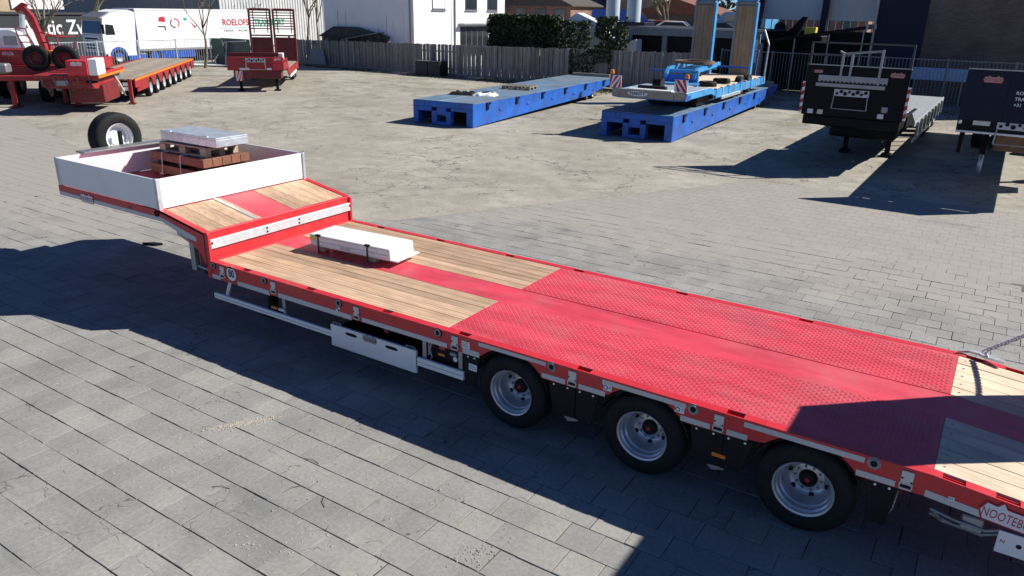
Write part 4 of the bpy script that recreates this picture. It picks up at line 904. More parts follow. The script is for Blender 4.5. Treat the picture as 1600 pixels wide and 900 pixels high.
for k in range(8):
    for x, s in ((-2.60, -1), (.02, 1)): make_wheel(ax8, (x, k*1.36, .38), R=.38, wd=.24, rr=.235, side=s, deep=.05, detail=False, rimmat=GALV, rot=(0, 0, -pi/2))
box('chassis', BLK, ax8, -2.2, -.5, -2.4, 10.4, .4, .9); box('guard_bar', RED_OLD, ax8, .0, .05, -2.4, -.6, .42, .55, .01); box('pump_box', BLK, ax8, -.2, .0, -2.3, -.6, .56, .85, .02)
MB().prism([(-6.4, 1.30), (-3.4, 1.30), (-2.65, .80), (-2.65, .55), (-4.0, .75), (-6.4, .95)], 'x', -2.1, -.5).build('gooseneck', RED_OLD, ax8)
box('neck_deck', RED_OLD, ax8, -2.45, -.25, -6.4, -2.9, 1.30, 1.42, .01); box('neck_edge_stripe', ORANGE, ax8, -.25, -.244, -6.35, -2.9, 1.31, 1.40); box('neck_edge', RED, ax8, -.30, -.24, -6.4, -2.9, 1.42, 1.50, .01)
box('red_cabinet', RED, ax8, -1.25, -.55, -6.5, -5.9, 1.42, 1.95, .02); box('white_cabinet', WHITE, ax8, -.54, -.22, -6.45, -5.5, 1.42, 2.0, .02); emblem(ax8, -.9, 1.82, .42, -6.504, STICK, RED)
box('toolbox', RED_D, ax8, -1.6, -.35, -5.6, -3.6, .35, 1.0, .03)
for y, x in ((-3.0, .0), (-3.0, -2.5)):
    lg = box('support_leg', RED_OLD, ax8, x-.14, x, y-.14, y, .05, 1.0, .01); box('leg_foot', RED_D, lg, x-.2, x+.06, y-.2, y+.06, 0, .05, .01)
    for z in (.62, .80): box('leg_marker', STICK, lg, x-.32, x-.145, y-.15, y-.13, z-.07, z+.07)
MB().tube([(-.5, -3.6, 1.3), (-.35, -3.3, .75), (-.3, -3.0, .35)], .04, 8).tube([(-.6, -3.4, 1.3), (-.5, -3.1, .7), (-.45, -2.9, .4)], .04, 8).build('hydraulic_hose', CREAM, ax8)
box('grey_cover', STEEL, ax8, -1.0, -.45, -3.3, -2.7, .97, 1.4, .03)

# ------------------------------------------------------------------ red crane unit with two spare wheels, far left
cr = thing('crane_trailer', 'red crane unit with silver cylinder, ladder cages and two spare wheels at the left edge', 'crane', (-25.2, 9.6, 0), radians(45))
box('chassis', RED_OLD, cr, -2.2, 1.9, 0, 6.5, 1.05, 1.5, .02); box('rear_frame', RED_OLD, cr, .2, 2.6, .3, 1.0, .95, 1.45, .02)
box('engine_body', RED_OLD, cr, -2.4, .45, .4, 3.4, 1.5, 2.12, .03); emblem(cr, -.3, 1.92, .4, .396, RED_OLD, STICK)
MB().prism([(-2.3, 2.15), (.25, 2.15), (.02, 2.72), (-.2, 2.82), (-2.3, 2.82)], 'y', .8, 3.0).build('generator_cover', ALU, cr); box('cover_base', STEEL, cr, -2.35, .3, .75, 3.05, 2.12, 2.15)
MB().prism([(.50, 2.1), (.72, 2.1), (.46, 3.3), (.20, 3.72), (.02, 3.7), (.26, 3.2)], 'y', 1.6, 1.9).prism([(-.10, 3.45), (.30, 3.78), (.10, 3.86), (-.25, 3.62)], 'y', 1.65, 1.85).build('crane_column', RED_OLD, cr)
MB().cyl((-.05, 1.5, 2.15), (.03, 1.5, 2.9), .14, n=18).cyl((.03, 1.5, 2.9), (.10, 1.5, 3.4), .10, n=16).build('hydraulic_cylinder', GALV, cr)
def cage(x0, x1, y, z0, z1, sk):
    c = MB()
    for x in (x0, x1): c.tube([(x, y, z0), (x-sk, y, z1)], .028, 8)
    for k in range(4):
        t = k/3; z = z0+(z1-z0)*t; c.tube([(x0-sk*t, y, z), (x1-sk*t, y, z)], .024, 8)
    c.build('ladder_cage', RED_OLD, cr)
cage(.25, .62, .5, 2.12, 2.9, .14); cage(.95, 1.25, .6, 1.6, 2.75, .14); cage(1.28, 1.62, .6, 1.6, 2.62, .12)
MB().tube([(1.0, .6, 2.75), (1.7, .8, 2.55), (1.6, 1.0, 2.8)], .03, 8).tube([(1.55, .6, 2.6), (2.1, .9, 2.6)], .026, 8).build('grab_rail', RED_OLD, cr)
chevron(cr, 1.98, 2.16, 2.12, 2.40, .9, 1)
for x in (.85, 1.90): make_wheel(cr, (x, -.1, 1.80), R=.50, wd=.26, rr=.24, side=-1, deep=.12, detail=False, rimmat=RED_D)
box('wheel_bracket', ORANGE, cr, 1.30, 1.45, .05, .3, 1.55, 2.1, .02)
sockets(cr, 1.0, 2.1, 1.22, .28)
box('bumper', RED_D, cr, .9, 2.3, .1, .3, .72, .86, .02)
for k in range(3):
    y = .9+k*1.4
    for x in (-1.2, .85): make_wheel(cr, (x, y, .48), R=.48, wd=.3, rr=.27, side=1, deep=.06, detail=False, rimmat=CREAM, rot=(0, 0, -pi/2))
    box('fender', STEEL, cr, .45, .98, y-.55, y+.45, .92, 1.0, .03)
for x in (.1, 2.35):
    lg = box('stabiliser_leg', RED_OLD, cr, x-.1, x+.1, -.9, -.7, .05, 1.15, .01); box('leg_foot', RED_D, lg, x-.2, x+.2, -1., -.6, 0, .05, .01)
box('stabiliser_beam', RED_OLD, cr, -2.2, 2.5, -.92, -.68, 1.0, 1.2, .02); box('grey_tank', STEEL, cr, -1.8, -.05, -.6, -.1, 1.25, 1.62, .06)

# ------------------------------------------------------------------ fences
wf = thing('wooden_fence', 'long grey weathered wooden board fence behind the yard', 'fence', (0, 33.0, 0))
bv = [MB().box(-.072, .072, -.012, .012, .02, 1.0, .004).mesh('fence_board', FENCEW) for i in range(1)]
x = -36.2
while x < -5.2:
    top = 1.66+(x+36)*.0135+rs.uniform(-.03, .03)
    o = link('fence_board', bv[0], wf, (x, rs.uniform(-.012, .012)-.03*(int(x*7) % 2), 0), (0, rs.gauss(0, .006), 0)); o.scale = (1, 1, top); x += .143+rs.uniform(0, .008)
for z in (.4, 1.4): box('fence_rail', FENCEW, wf, -36.2, -5.2, .02, .07, z, z+.08)
for i in range(17): box('fence_post', FENCEW, wf, -36+i*1.9, -35.9+i*1.9, .02, .12, 0, 1.85, .006)
box('kick_board', FENCEW, wf, -36.2, -20, -.09, -.05, .0, .16)
def bar_fence(name, label, loc, rz, L, h, mat, step=.14, postd=2.6, r=.011):
    t = thing(name, label, 'fence', loc, rz); bm_ = MB().cyl((0, 0, .08), (0, 0, h), r, n=6).mesh('fence_bar', mat)
    n = int(L/step)
    for i in range(n): link('fence_bar', bm_, t, (i*step, 0, 0))
    for z in (.12, h-.06): box('fence_rail', mat, t, 0, L, -.018, .018, z, z+.04)
    i = 0
    while i*postd <= L: box('fence_post', mat, t, i*postd-.03, i*postd+.03, -.03, .03, 0, h+.03, .005); i += 1
    return t
bar_fence('bar_fence', 'dark steel bar fence on the right behind the black trailers', (-4.9, 34.6, 0), 0, 17.5, 2.25, pmat('fence_grey_steel', (.16, .17, .18), .5, .3), .15)
bar_fence('bar_fence', 'pale galvanised bar fence on the left in front of the white truck', (-38, 15.0, 0), pi/2, 13.2, 1.72, GALV, .17)
# ------------------------------------------------------------------ buildings at the back
wh = thing('white_house', 'white rendered house with dark windows behind the wooden fence', 'house', (-25.3, 34.2, 0))
Wd, Ln, Ht = 8.2, 10.6, 7.5
wm = MB().box(-Wd, 0, 0, Ln, 0, Ht); wm.build('wall', WALLW, wh)
box('roof', ROOF, wh, -Wd-.15, .15, -.15, Ln+.15, Ht, Ht+.2)
def window(parent, y0, y1, z0, z1, face='x', n=2, off=0., shutter=False):
    """frame, glass panes and sill standing proud on a +x (or -y) face"""
    def B_(a0, a1, d0, d1, za, zb, nm, mt, par, b=.0):
        return box(nm, mt, par, *( (off+d0, off+d1, a0, a1) if face == 'x' else (a0, a1, off-d1, off-d0) ), za, zb, b)
    w_ = B_(y0, y1, -.02, .03, z0, z1, 'window', FRAMEG, parent)
    st = (y1-y0)/n
    for i in range(n): B_(y0+i*st+.06, y0+(i+1)*st-.06, .03, .034, z0+.07, z1-.07, 'pane', GLASS if not shutter else ALU, w_)
    B_(y0-.06, y1+.06, .0, .10, z0-.07, z0-.005, 'sill', STEEL, w_)
    return w_
window(wh, 1.9, 3.3, 3.85, 5.2, n=1, shutter=True)
window(wh, 5.6, 7.0, 3.85, 5.3, n=1); window(wh, 8.3, 9.6, 3.85, 5.3, n=1)
window(wh, 5.0, 8.4, .9, 2.75, n=5); window(wh, 8.9, 9.5, .2, 2.75, n=1)
box('canopy', STEEL, wh, .0, .45, 4.8, 9.7, 2.86, 2.98, .02); MB().cyl((.06, 4.35, 0), (.06, 4.35, Ht), .05, n=10).build('drain_pipe', STEEL, wh); MB().cyl((-.3, -.06, 0), (-.3, -.06, Ht), .045, n=10).build('drain_pipe', STEEL, wh); box('wall_joint', STEEL, wh, -.002, .012, 3.95, 4.0, 0, Ht)
cb_ = thing('corrugated_hall', 'grey corrugated sheet hall with bare tree shadows behind the red ramp trailer and lorry', 'building', (-48.0, 36.5, 0))
cg = MB(); yy = 0.
while yy < 12.4: cg.prism([(0, yy), (.05, yy+.04), (.05, yy+.13), (0, yy+.17), (0, yy+.3), (-.02, yy+.3), (-.02, yy)], 'z', 0, 9); yy += .3
cg.build('wall_cladding', CORR, cb_)
box('wall', GREYP, cb_, -34, -.03, 0, 12.4, 0, 9); box('roof', SHEDROOF, cb_, -34.1, .1, -.1, 12.5, 9, 9.2)
for i in range(9): box('panel_joint', STEEL, cb_, -3.5-i*3.4, -3.44-i*3.4, -.03, 0, 0, 9)
sh_ = thing('garden_shed', 'small dark garden shed roof showing over the wooden fence below the white house', 'shed', (-31.2, 33.7, 0))
box('wall', BRICKD, sh_, -2.4, 3.6, 0.3, 3.2, 0, 1.9); MB().prism([(-2.6, 1.92), (3.8, 1.92), (3.8, 2.1), (1.0, 2.62), (-1.0, 2.62)], 'y', .1, 3.4).build('roof', SHEDROOF, sh_); MB().prism([(.0, 1.75), (3.3, 2.30), (3.3, 2.36), (.0, 1.81)], 'y', -.25, .9).build('corrugated_sheet', GREYP, sh_)
sgn = thing('sign_wall', 'dark wall with large white lettering on the far left behind the crane', 'sign wall', (-52, 20, 0))
box('wall', pmat('dark_sign_wall', (.02, .024, .028), .6), sgn, -.3, 0, -2, 9.0, 0, 2.95); box('hedge_top', SHEDROOF, sgn, -.35, .1, -2, 9.0, 2.95, 3.1)
text('lettering', 'Arctic Zw', 1.45, WHITE, sgn, (.01, 5.15, 2.02), RSIDE, .01, .80, .02)
yh = thing('yellow_brick_house', 'yellow brick house corner at the top left', 'house', (-62, 22, 0)); box('wall', BRICKY, yh, -6, 0, -3, 5.6, 0, 7); box('gable_trim', WHITE, yh, -.1, .12, 5.0, 9.2, 3.2, 7.); box('roof', ROOF, yh, -6.3, .3, -3.3, 9.4, 7.01, 7.3); box('shed_roof', ROOF, yh, -2, .6, -2, 5, 2.8, 3.0)
# garage row
ga = thing('garage_row', 'low grey garage row with dark openings behind the fence', 'garage', (-11.45, 37.0, 0))
for x0, x1 in ((0, .30), (2.20, 2.48), (4.36, 4.6), (6.3, 7.9)): box('pier', GREYP, ga, x0, x1, 0, .3, 0, 2.72, .01)
box('fascia', GREYP, ga, -.02, 7.95, -.05, .3, 2.721, 3.12, .01); box('roof', SHEDROOF, ga, -.1, 8.0, -.1, 6., 3.121, 3.18); box('coping', STEEL, ga, -.1, 8.0, -.12, -.05, 3.10, 3.20, .006); box('back_wall', BLK, ga, .3, 6.3, 2.0, 2.1, 0, 2.7); box('side_wall', GREYP, ga, 0, .2, .31, 6, 0, 3.1)
for x0, x1 in ((.30, 2.20), (2.48, 4.36), (4.6, 6.3)): box('roller_door', BLK, ga, x0, x1, .2, .24, 0, 2.70)
box('white_gate', ALU_W, ga, 6.5, 7.7, -.03, -.01, 1.5, 2.9, .01)
# right side: hall on columns, navy and brick facade
hl = thing('open_hall', 'dark framed hall with pale translucent panels at the top right', 'building', (-6.2, 45, 0))
for x in (0, 3.9, 6.95): box('column', NAVY, hl, x-.15, x+.2, -.15, .2, 0, 8, .01)
box('translucent_wall', LIGHTP, hl, .2, 6.8, .3, .4, 3.7, 8); box('lower_wall', BLK, hl, .2, 6.8, .5, .6, 0, 3.1); box('eaves', NAVY, hl, -1.2, 7.2, -.4, .5, 8, 8.4)
for i in range(16): box('slat', GREYP, hl, .3+i*.42, .36+i*.42, .36, .4, 3.1, 3.69)
fc = thing('brick_facade', 'dark brick and navy panelled facade at the top right', 'building', (1.75, 38.0, 0))
box('navy_wall', NAVY, fc, 0, 2.2, 0, .3, 0, 9, .01); box('brick_wall', BRICKD, fc, 2.2, 12, .05, .4, 0, 9); MB().cyl((-.08, -.08, 0), (-.08, -.08, 9), .06, n=10).build('drain_pipe', STEEL, fc); box('roof', SHEDROOF, fc, -.2, 12.2, -.2, 8, 9, 9.2)
ls = thing('pale_blue_board', 'long pale blue panel behind the bar fence between the two dark trailers', 'panel', (3.9, 36.0, 0)); box('panel', pmat('pale_blue_sheet', (.28, .42, .58), .5), ls, 0, 2.5, 0, .06, 1.22, 1.78, .01); box('leg', STEEL, ls, .2, .26, .0, .05, 0, 1.22); box('leg', STEEL, ls, 2.2, 2.26, .0, .05, 0, 1.22)
cp = thing('lean_to_roof', 'black sloping lean-to roof on posts behind the bar fence', 'carport', (-3.6, 36.6, 0))
MB().prism([(0, 2.55), (5.15, 3.42), (5.15, 3.56), (0, 2.69)], 'y', 0, 3.2).build('roof', BLK, cp); box('roof_edge', STEEL, cp, 5.1, 5.2, -.03, 3.2, 3.38, 3.62, .01)
for x, z in ((.1, 2.55), (1.75, 2.83), (3.4, 3.1), (5.0, 3.37)): box('post', STEEL, cp, x, x+.05, .05, .1, 0, z)
box('back_wall', BLK, cp, 0, 5.1, 3.0, 3.1, 0, 2.6)
hedge_specs = []
def leaf_mass(name, label, cat, x0, x1, y0, y1, z0, z1, n, sz=.10, mat=LEAF, jitter=.12, stems=0, seed=1, hole=0., par=None):
    q = random.Random(seed); t = par or thing(name, label, cat, ((x0+x1)/2, (y0+y1)/2, 0)); cx, cy = (x0+x1)/2, (y0+y1)/2; mb = MB()
    for i in range(n):
        f = q.random(); x, y, z = q.uniform(x0, x1), q.uniform(y0, y1), q.uniform(z0, z1)
        s_ = q.random()
        if s_ < .55: y = y0+q.uniform(-jitter, jitter*1.5)
        elif s_ < .75: z = z1+q.uniform(-jitter, jitter)
        elif s_ < .9: x = (x0 if q.random() < .5 else x1)+q.uniform(-jitter, jitter)
        if hole and sin(x*2.3+seed)*sin(z*2.9+1.3*seed) > 1-hole: continue
        a = Vector((q.gauss(0, 1), q.gauss(0, 1), q.gauss(0, 1))).normalized(); b_ = a.orthogonal().normalized(); c_ = a.cross(b_); k = sz*q.uniform(.6, 1.3); p = Vector((x-cx, y-cy, z))
        mb.add([p+b_*k, p+c_*k*.6, p-b_*k, p-c_*k*.6], [(0, 1, 2, 3)])
    o = mb.build('foliage', mat, t, ang=180); o['kind'] = 'stuff'
    for k in range(stems):
        x = x0-cx+(k+.5)*(x1-x0)/stems; MB().cyl((x, 0, 0), (x+q.uniform(-.1, .1), 0, z1*.9), .05, .025, 7).build('stem', BARK, t)
    return t
h1 = leaf_mass('clipped_hedge', 'tall dark clipped hedge screen right of the white house', 'hedge', -19.7, -14.9, 34.6, 35.4, .4, 3.55, 9000, .11, stems=6, seed=2)
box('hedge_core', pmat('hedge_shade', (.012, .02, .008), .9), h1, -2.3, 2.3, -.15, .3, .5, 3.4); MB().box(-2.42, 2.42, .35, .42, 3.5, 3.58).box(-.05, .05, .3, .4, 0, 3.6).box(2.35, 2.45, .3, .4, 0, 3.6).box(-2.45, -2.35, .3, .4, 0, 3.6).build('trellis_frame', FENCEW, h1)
leaf_mass('ivy_screen', 'ivy growing up thin canes beside the clipped hedge', 'ivy', -14.5, -12.9, 34.7, 35.2, .6, 3.3, 1700, .10, stems=4, seed=5, hole=.5)
leaf_mass('round_bush', 'dark green bush between ivy and the garage row', 'bush', -12.3, -10.7, 34.6, 35.5, 1.4, 3.55, 2600, .10, stems=2, seed=8, hole=.25)
lt = leaf_mass('fence_ivy', 'dark ivy hanging over the wooden fence behind the roll trailers', 'ivy', -12.9, -10.5, 32.85, 32.95, .3, 1.95, 1500, .08, seed=11, hole=.45)
wt = thing('white_tarp_pile', 'white sheeting behind the ivy screen', 'sheeting', (-13.6, 36.2, 0)); MB().prism([(-1.8, 0), (3.2, 0), (3.1, 2.5), (1.8, 2.2), (.4, 3.4), (-.8, 3.85), (-1.8, 3.3)], 'y', 0, .8).build('sheet', TARP, wt)
tb_ = thing('blue_storage_tanks', 'two pale blue upright tanks behind the hedge', 'tanks', (-15.5, 42, 0))
for x in (0, 1.5): MB().lathe([(0, 0), (.45, 0), (.45, 5.5), (.3, 5.8), (0, 5.9)], (x+.6, 0, 0), 'z', 24).build('tank', LIGHTP, tb_)
box('tank_base', NAVY, tb_, -1.0, 3.2, -.7, 1, 0, 3.35, .03)
# distant houses and parked vehicles seen over the garages
ty = struct('raised_yard', MB().box(-45, 10, 47, 110, -.02, 1.9), YARD)
def house(name, label, x, y, w_, d, h, rh, wall, roof, base=1.9):
    t = thing(name, label, 'house', (x, y, base)); box('wall', wall, t, 0, w_, 0, d, 0, h)
    MB().prism([(-.3, h), (w_+.3, h), (w_+.3, h+.1), (w_/2, h+rh), (-.3, h+.1)], 'y', -.3, d+.3).build('roof', roof, t); box('chimney', wall, t, w_*.3, w_*.3+.6, d*.4, d*.4+.6, h+.2, h+rh+.5)
    for i in range(int(w_/2.2)):
        for z in (.9, 3.6):
            if z+1.3 < h: window(t, .7+i*2.2, 1.9+i*2.2, z, z+1.3, 'y', 1, 0.)
    return t
house('brick_house', 'yellow and red brick house far behind the garage row', -29, 70, 6.2, 8, 5.2, 3, BRICKY, ROOF)
house('brick_house', 'dark brick house left of the yellow house far back', -41, 72, 10, 9, 5.6, 3.6, BRICKD, ROOF)
house('brick_house', 'grey tiled low house far back above the hedge', -37, 60, 9, 8, 2.4, 2.0, BRICK, ROOF)
house('brick_house', 'red roofed house far back between the two wooden ramps', -17, 78, 12, 8, 3.0, 2.8, BRICK, ROOF_R)
house('brick_house', 'low red roofed barn far back left of the wooden ramps', -24, 66, 8, 6, 1.9, 1.4, BRICKD, ROOF_R)
def car(label, x, y, rz, mat, van=False, base=1.9, sc=1.):
    t = thing('parked_van' if van else 'parked_car', label, 'van' if van else 'car', (x, y, base), rz, 'vehicles parked behind the garage row')
    if van: prof = [(-2.5, .35), (2.4, .35), (2.5, .9), (2.2, 1.25), (1.5, 2.05), (1.2, 2.2), (-2.4, 2.2), (-2.5, 1.9)]
    else: prof = [(-2.1, .3), (2.1, .3), (2.15, .62), (1.95, .82), (1.05, .95), (.45, 1.42), (-1.0, 1.46), (-1.75, 1.02), (-2.12, .95)]
    MB().prism([(a*sc, b_*sc) for a, b_ in prof], 'y', -.88*sc, .88*sc).build('body', mat, t)
    wi = [(1.42, 1.25), (1.02, 2.0), (.3, 2.0), (.3, 1.25)] if van else [(.95, .97), (.42, 1.36), (-.95, 1.38), (-1.5, 1.0)]
    for y_ in (-.885, .88): MB().prism([(a*sc, b_*sc) for a, b_ in wi], 'y', y_*sc, (y_+.005)*sc).build('side_window', GLASS, t)
    MB().prism([(a*sc, b_*sc) for a, b_ in ([(2.19, 1.29), (1.53, 2.03), (1.56, 2.05), (2.22, 1.31)] if van else [(1.02, .98), (.46, 1.42), (.49, 1.44), (1.05, 1.0)])], 'y', -.75*sc, .75*sc).build('windscreen', GLASS, t)
    for a in (-1.4, 1.4):
        for y_, s in ((-.86, -1), (.86, 1)): make_wheel(t, (a*sc, y_*sc, .32*sc), R=.32*sc, wd=.2, rr=.19, side=s, deep=.04, detail=False)
    for y_ in (-.6, .6): box('headlight', WHITE, t, (2.46 if van else 2.1)*sc, (2.52 if van else 2.16)*sc, (y_-.16)*sc, (y_+.16)*sc, .62*sc, .76*sc, .01)
    return t
car('red and white rounded car roof left of the wooden ramps', -16.2, 55, radians(10), pmat('car_red', (.35, .03, .04), .3))
car('white parked car beside the red one behind the garages', -14.6, 53, radians(15), WHITE)
car('dark blue parked car right of the white car', -12.6, 54, radians(170), pmat('car_navy', (.02, .03, .10), .3))
car('black parked car nearest the left wooden ramp', -11.3, 52.5, radians(175), pmat('car_black', (.015, .016, .02), .3))
car('bright blue van left of the garage row', -20.3, 55, radians(20), pmat('van_blue', (.02, .09, .42), .35), True)
car('light blue van between the two wooden ramps', -10.4, 56, radians(160), pmat('van_lightblue', (.08, .32, .55), .35), True)
car('silver parked car far back behind the blue van', -18.2, 57, radians(15), GALV)
# white lorry
tk = thing('white_lorry', 'white lorry with curtain-side trailer lettered in red and green, behind the left fence', 'lorry', (-42.0, 21.4, 0))
cy_ = lambda y: 1.55+y*.72
cq = lambda pts: [(cy_(a), b_) for a, b_ in pts]
MB().prism(cq([(0, .55), (3.0, .55), (3.0, 1.0), (3.3, 3.3), (2.6, 3.45), (.9, 3.2), (.15, 2.95), (-.02, 2.0), (-.05, 1.3)]), 'x', -2.45, 0).build('cab', WHITE, tk)
MB().prism(cq([(-.06, 1.95), (.14, 2.72), (.10, 2.73), (-.12, 1.96)]), 'x', -2.3, -.15).build('windscreen', GLASS, tk); MB().prism(cq([(.1, 2.75), (.95, 3.22), (.9, 3.3), (.0, 2.98)]), 'x', -2.35, -.1).build('sun_visor', STEEL, tk)
MB().prism(cq([(.25, 1.9), (1.15, 1.9), (1.05, 2.5), (.35, 2.55)]), 'x', .0, .02).build('side_window', GLASS, tk); box('door_seam', STEEL, tk, .001, .006, cy_(1.3), cy_(1.32), .7, 2.8); box('mirror', BLACK, tk, .02, .22, cy_(-.1), cy_(.05), 1.95, 2.55, .03); box('door_handle', BLACK, tk, .0, .02, cy_(1.0), cy_(1.2), 1.45, 1.5)
box('grille', GALV, tk, -2.2, -.3, cy_(-.14), cy_(-.05), .9, 1.85, .02); box('bumper', STEEL, tk, -2.45, .0, cy_(-.15), cy_(.3), .35, .75, .05)
for k in range(4): box('grille_slot', BLACK, tk, -2.0, -.5, cy_(-.17), cy_(-.14), .98+k*.2, 1.08+k*.2)
MB().prism([(3.35, .5), (3.85, .5), (3.88, 3.4), (3.55, 3.45)], 'x', -2.4, -.02).build('cab_rear_fairing', FAIRBLUE, tk)
box('blue_skirt', TRUCKBLUE, tk, -2.4, .01, 3.1, 4.4, .25, .60, .04); MB().prism([(2.45+.62*cos(radians(a)), .52+.62*sin(radians(a))) for a in range(0, 181, 15)], 'x', -.25, .02).build('wheel_arch', TRUCKBLUE, tk)
for y in (2.45, 5.0): make_wheel(tk, (.03, y, .5), R=.5, wd=.3, rr=.28, side=1, deep=.08, detail=False, rot=(0, 0, -pi/2))
for y in (12.0, 13.3, 14.6): make_wheel(tk, (.03, y, .5), R=.5, wd=.3, rr=.28, side=1, deep=.08, detail=False, rot=(0, 0, -pi/2))
box('trailer_box', TARP, tk, -2.5, .04, 3.9, 17.4, .92, 3.5, .03); box('top_rail', ALU, tk, -2.52, .06, 3.88, 17.42, 3.40, 3.52, .02); box('bottom_rail', STEEL, tk, -2.5, .05, 3.9, 17.4, .80, .915, .01)
box('trailer_skirt', TRUCKBLUE, tk, -.1, .02, 4.6, 8.2, .30, .78, .02); box('landing_gear', BLK, tk, -2.2, -.1, 8.3, 8.6, .1, .8); box('pallet_rack', BLK, tk, -1.8, -.05, 8.9, 11.6, .3, .8, .02); box('crate', LBLUE, tk, -.8, .0, 10.2, 11.4, .3, .75, .02)
text('lettering', 'ROELOFS', .62, REDINK, tk, (.05, 11.9, 2.62), RSIDE, .004, .93, .012); text('lettering', 'TRANSPORT', .62, GREEN, tk, (.05, 15.1, 2.62), RSIDE, .004, .85, .012)
box('lettering_line', GREEN, tk, .042, .046, 10.4, 13.2, 2.22, 2.26); text('small_lettering', 'WIERDEN', .2, STEEL, tk, (.05, 11.2, 2.05), RSIDE, .003); text('small_lettering', 'HOLLAND', .2, STEEL, tk, (.05, 12.5, 2.05), RSIDE, .003)
em = MB()
def arc(cy, cz, R, a0, a1, w_, mat):
    pts = [(cy+R*cos(radians(a)), cz+R*sin(radians(a))) for a in range(a0, a1+1, 15)]+[(cy+(R-w_)*cos(radians(a)), cz+(R-w_)*sin(radians(a))) for a in range(a1, a0-1, -15)]
    MB().prism(pts, 'x', .042, .046).build('emblem_arrow', mat, tk)
arc(6.75, 2.6, .32, 120, 290, .09, INK); arc(6.85, 2.6, .32, -60, 110, .09, REDINK)
MB().prism([(5.55, 2.72), (6.05, 2.66), (6.1, 2.95), (5.9, 3.05), (5.62, 2.98)], 'x', .042, .046).build('emblem_mark', REDINK, tk); MB().prism([(5.45, 2.42), (6.05, 2.42), (6.08, 2.12), (5.98, 2.12), (5.96, 2.33), (5.45, 2.34)], 'x', .042, .046).build('emblem_mark', INK, tk); MB().prism([(7.5, 2.78), (7.75, 2.76), (7.8, 2.95), (7.52, 2.97)], 'x', .042, .046).build('emblem_mark', GREEN, tk); MB().prism([(7.95, 2.8), (8.35, 2.42), (8.6, 2.45), (8.38, 2.3), (8.4, 2.15)], 'x', .042, .046).build('emblem_mark', REDINK, tk)
# bins, skip sheet, planks, boards along the fence
for k, (x, lab) in enumerate(((-22.85, 'left dark square compost bin in front of the wooden fence'), (-21.9, 'right dark square compost bin in front of the wooden fence'))):
    b_ = thing('compost_bin', lab, 'bin', (x, 32.3, 0), radians(3*k)); MB().prism([(-.45, -.4), (.45, -.4), (.45, .4), (-.45, .4)], 'z', 0, .86).build('body', BIN, b_); box('lid', SHEDROOF if k else STEEL, b_, -.48, .48, -.43, .43, .862, .90, .02)
ss = thing('leaning_sheets', 'greenish metal sheets and frame leaning on the fence left of the red ramp trailer', 'sheet stack', (-38.3, 28.6, 0))
MB().prism([(0, 0), (.06, 0), (.5, 1.75), (.44, 1.75)], 'y', 0, 1.0).build('sheet', SKIPG, ss, rot=(0, 0, -pi/2+.2)); box('sheet', SKIPG, ss, .2, 3.2, .3, .35, 0, 1.75); MB().tube([(.1, -.4, .05), (.8, .2, 1.5), (3.0, .2, 1.65)], .04, 6).tube([(1.0, .2, 1.5), (1.6, -.5, .1)], .04, 6).build('frame_tube', GALV, ss)
pk = thing('white_planks', 'white planks lying on the ground left of the red ramp trailer', 'planks', (-37.0, 26.8, 0), radians(38))
for i in range(3): box('plank', WHITE, pk, -2.4+i*.1, 1.6+i*.12, i*.2, i*.2+.18, .05, .12, .006)
bl_ = thing('timber_beams', 'dark old timber beams lying along the foot of the wooden fence', 'timber', (-30.5, 32.4, 0))
for i in range(3): MB().tube([(-3.2+i*.5, -.15*i, .07), (0., .1-.1*i, .10), (2.9, -.12*i, .06)], .06, 7).build('beam', BARK, bl_)
lp = thing('metal_sheet', 'grey sheet leaning against the wooden fence right of the red ramp trailer', 'metal sheet', (-32.8, 32.6, 0)); MB().prism([(-.9, .0), (.9, .0), (.5, 1.1), (-.8, 1.15)], 'y', .0, .03).build('sheet', GREYP, lp, rot=(-.2, 0, 0))
# bare trees
def bare_tree(name, label, x, y, h, r, seed, spread=.5, leaves=160, lean=0.):
    q = random.Random(seed); t = thing(name, label, 'tree', (x, y, 0), 0, 'bare trees at the back of the yard'); tr = MB(); lf = MB(); tips = []
    def limb(p, d, l, r_, dep):
        n = 3
        for k in range(n):
            d = (d+Vector((q.gauss(0, .12), q.gauss(0, .12), q.gauss(.03, .05)))).normalized(); p2 = p+d*l/n; tr.cyl(p, p2, r_*(1-.22*k), r_*(1-.22*(k+1)), 6 if dep else 8, False)
            p = p2
            if dep >= 2: tips.append(p.copy())
        r2 = r_*.42
        if dep < 4:
            for k in range(q.choice((2, 3, 3)) if dep else 5):
                a = q.uniform(0, 2*pi); e = (d+Vector((cos(a), sin(a), q.uniform(-.1, .4)))*spread*(1.2 if dep else .9)).normalized()
                limb(p-d*l*q.uniform(0, .35), e, l*q.uniform(.55, .8), r2*q.uniform(.8, 1.2), dep+1)
    limb(Vector((0, 0, 0)), Vector((lean, 0, 1)).normalized(), h*.42, r, 0)
    tr.build('trunk', BARK, t, ang=60)
    for i in range(leaves):
        p = q.choice(tips)+Vector((q.gauss(0, .15), q.gauss(0, .15), q.gauss(0, .12))); a = Vector((q.gauss(0, 1), q.gauss(0, 1), q.gauss(0, 1))).normalized(); b_ = a.orthogonal().normalized()*q.uniform(.03, .07); c_ = a.cross(b_); lf.add([p+b_, p+c_, p-b_, p-c_], [(0, 1, 2, 3)])
    o = lf.build('crown', LEAF2, t, ang=180); o['kind'] = 'stuff'
bare_tree('bare_tree', 'bare tree behind the red crane at the far left', -41.5, 18.6, 7.0, .20, 3, .55, 500)
bare_tree('bare_tree', 'bare tree between the sign wall and the white cab', -44.5, 23.4, 7.5, .16, 9, .5, 600)
bare_tree('bare_tree', 'slim bare tree in front of the white curtain-side trailer', -36.3, 26.2, 6.2, .11, 14, .6, 500)
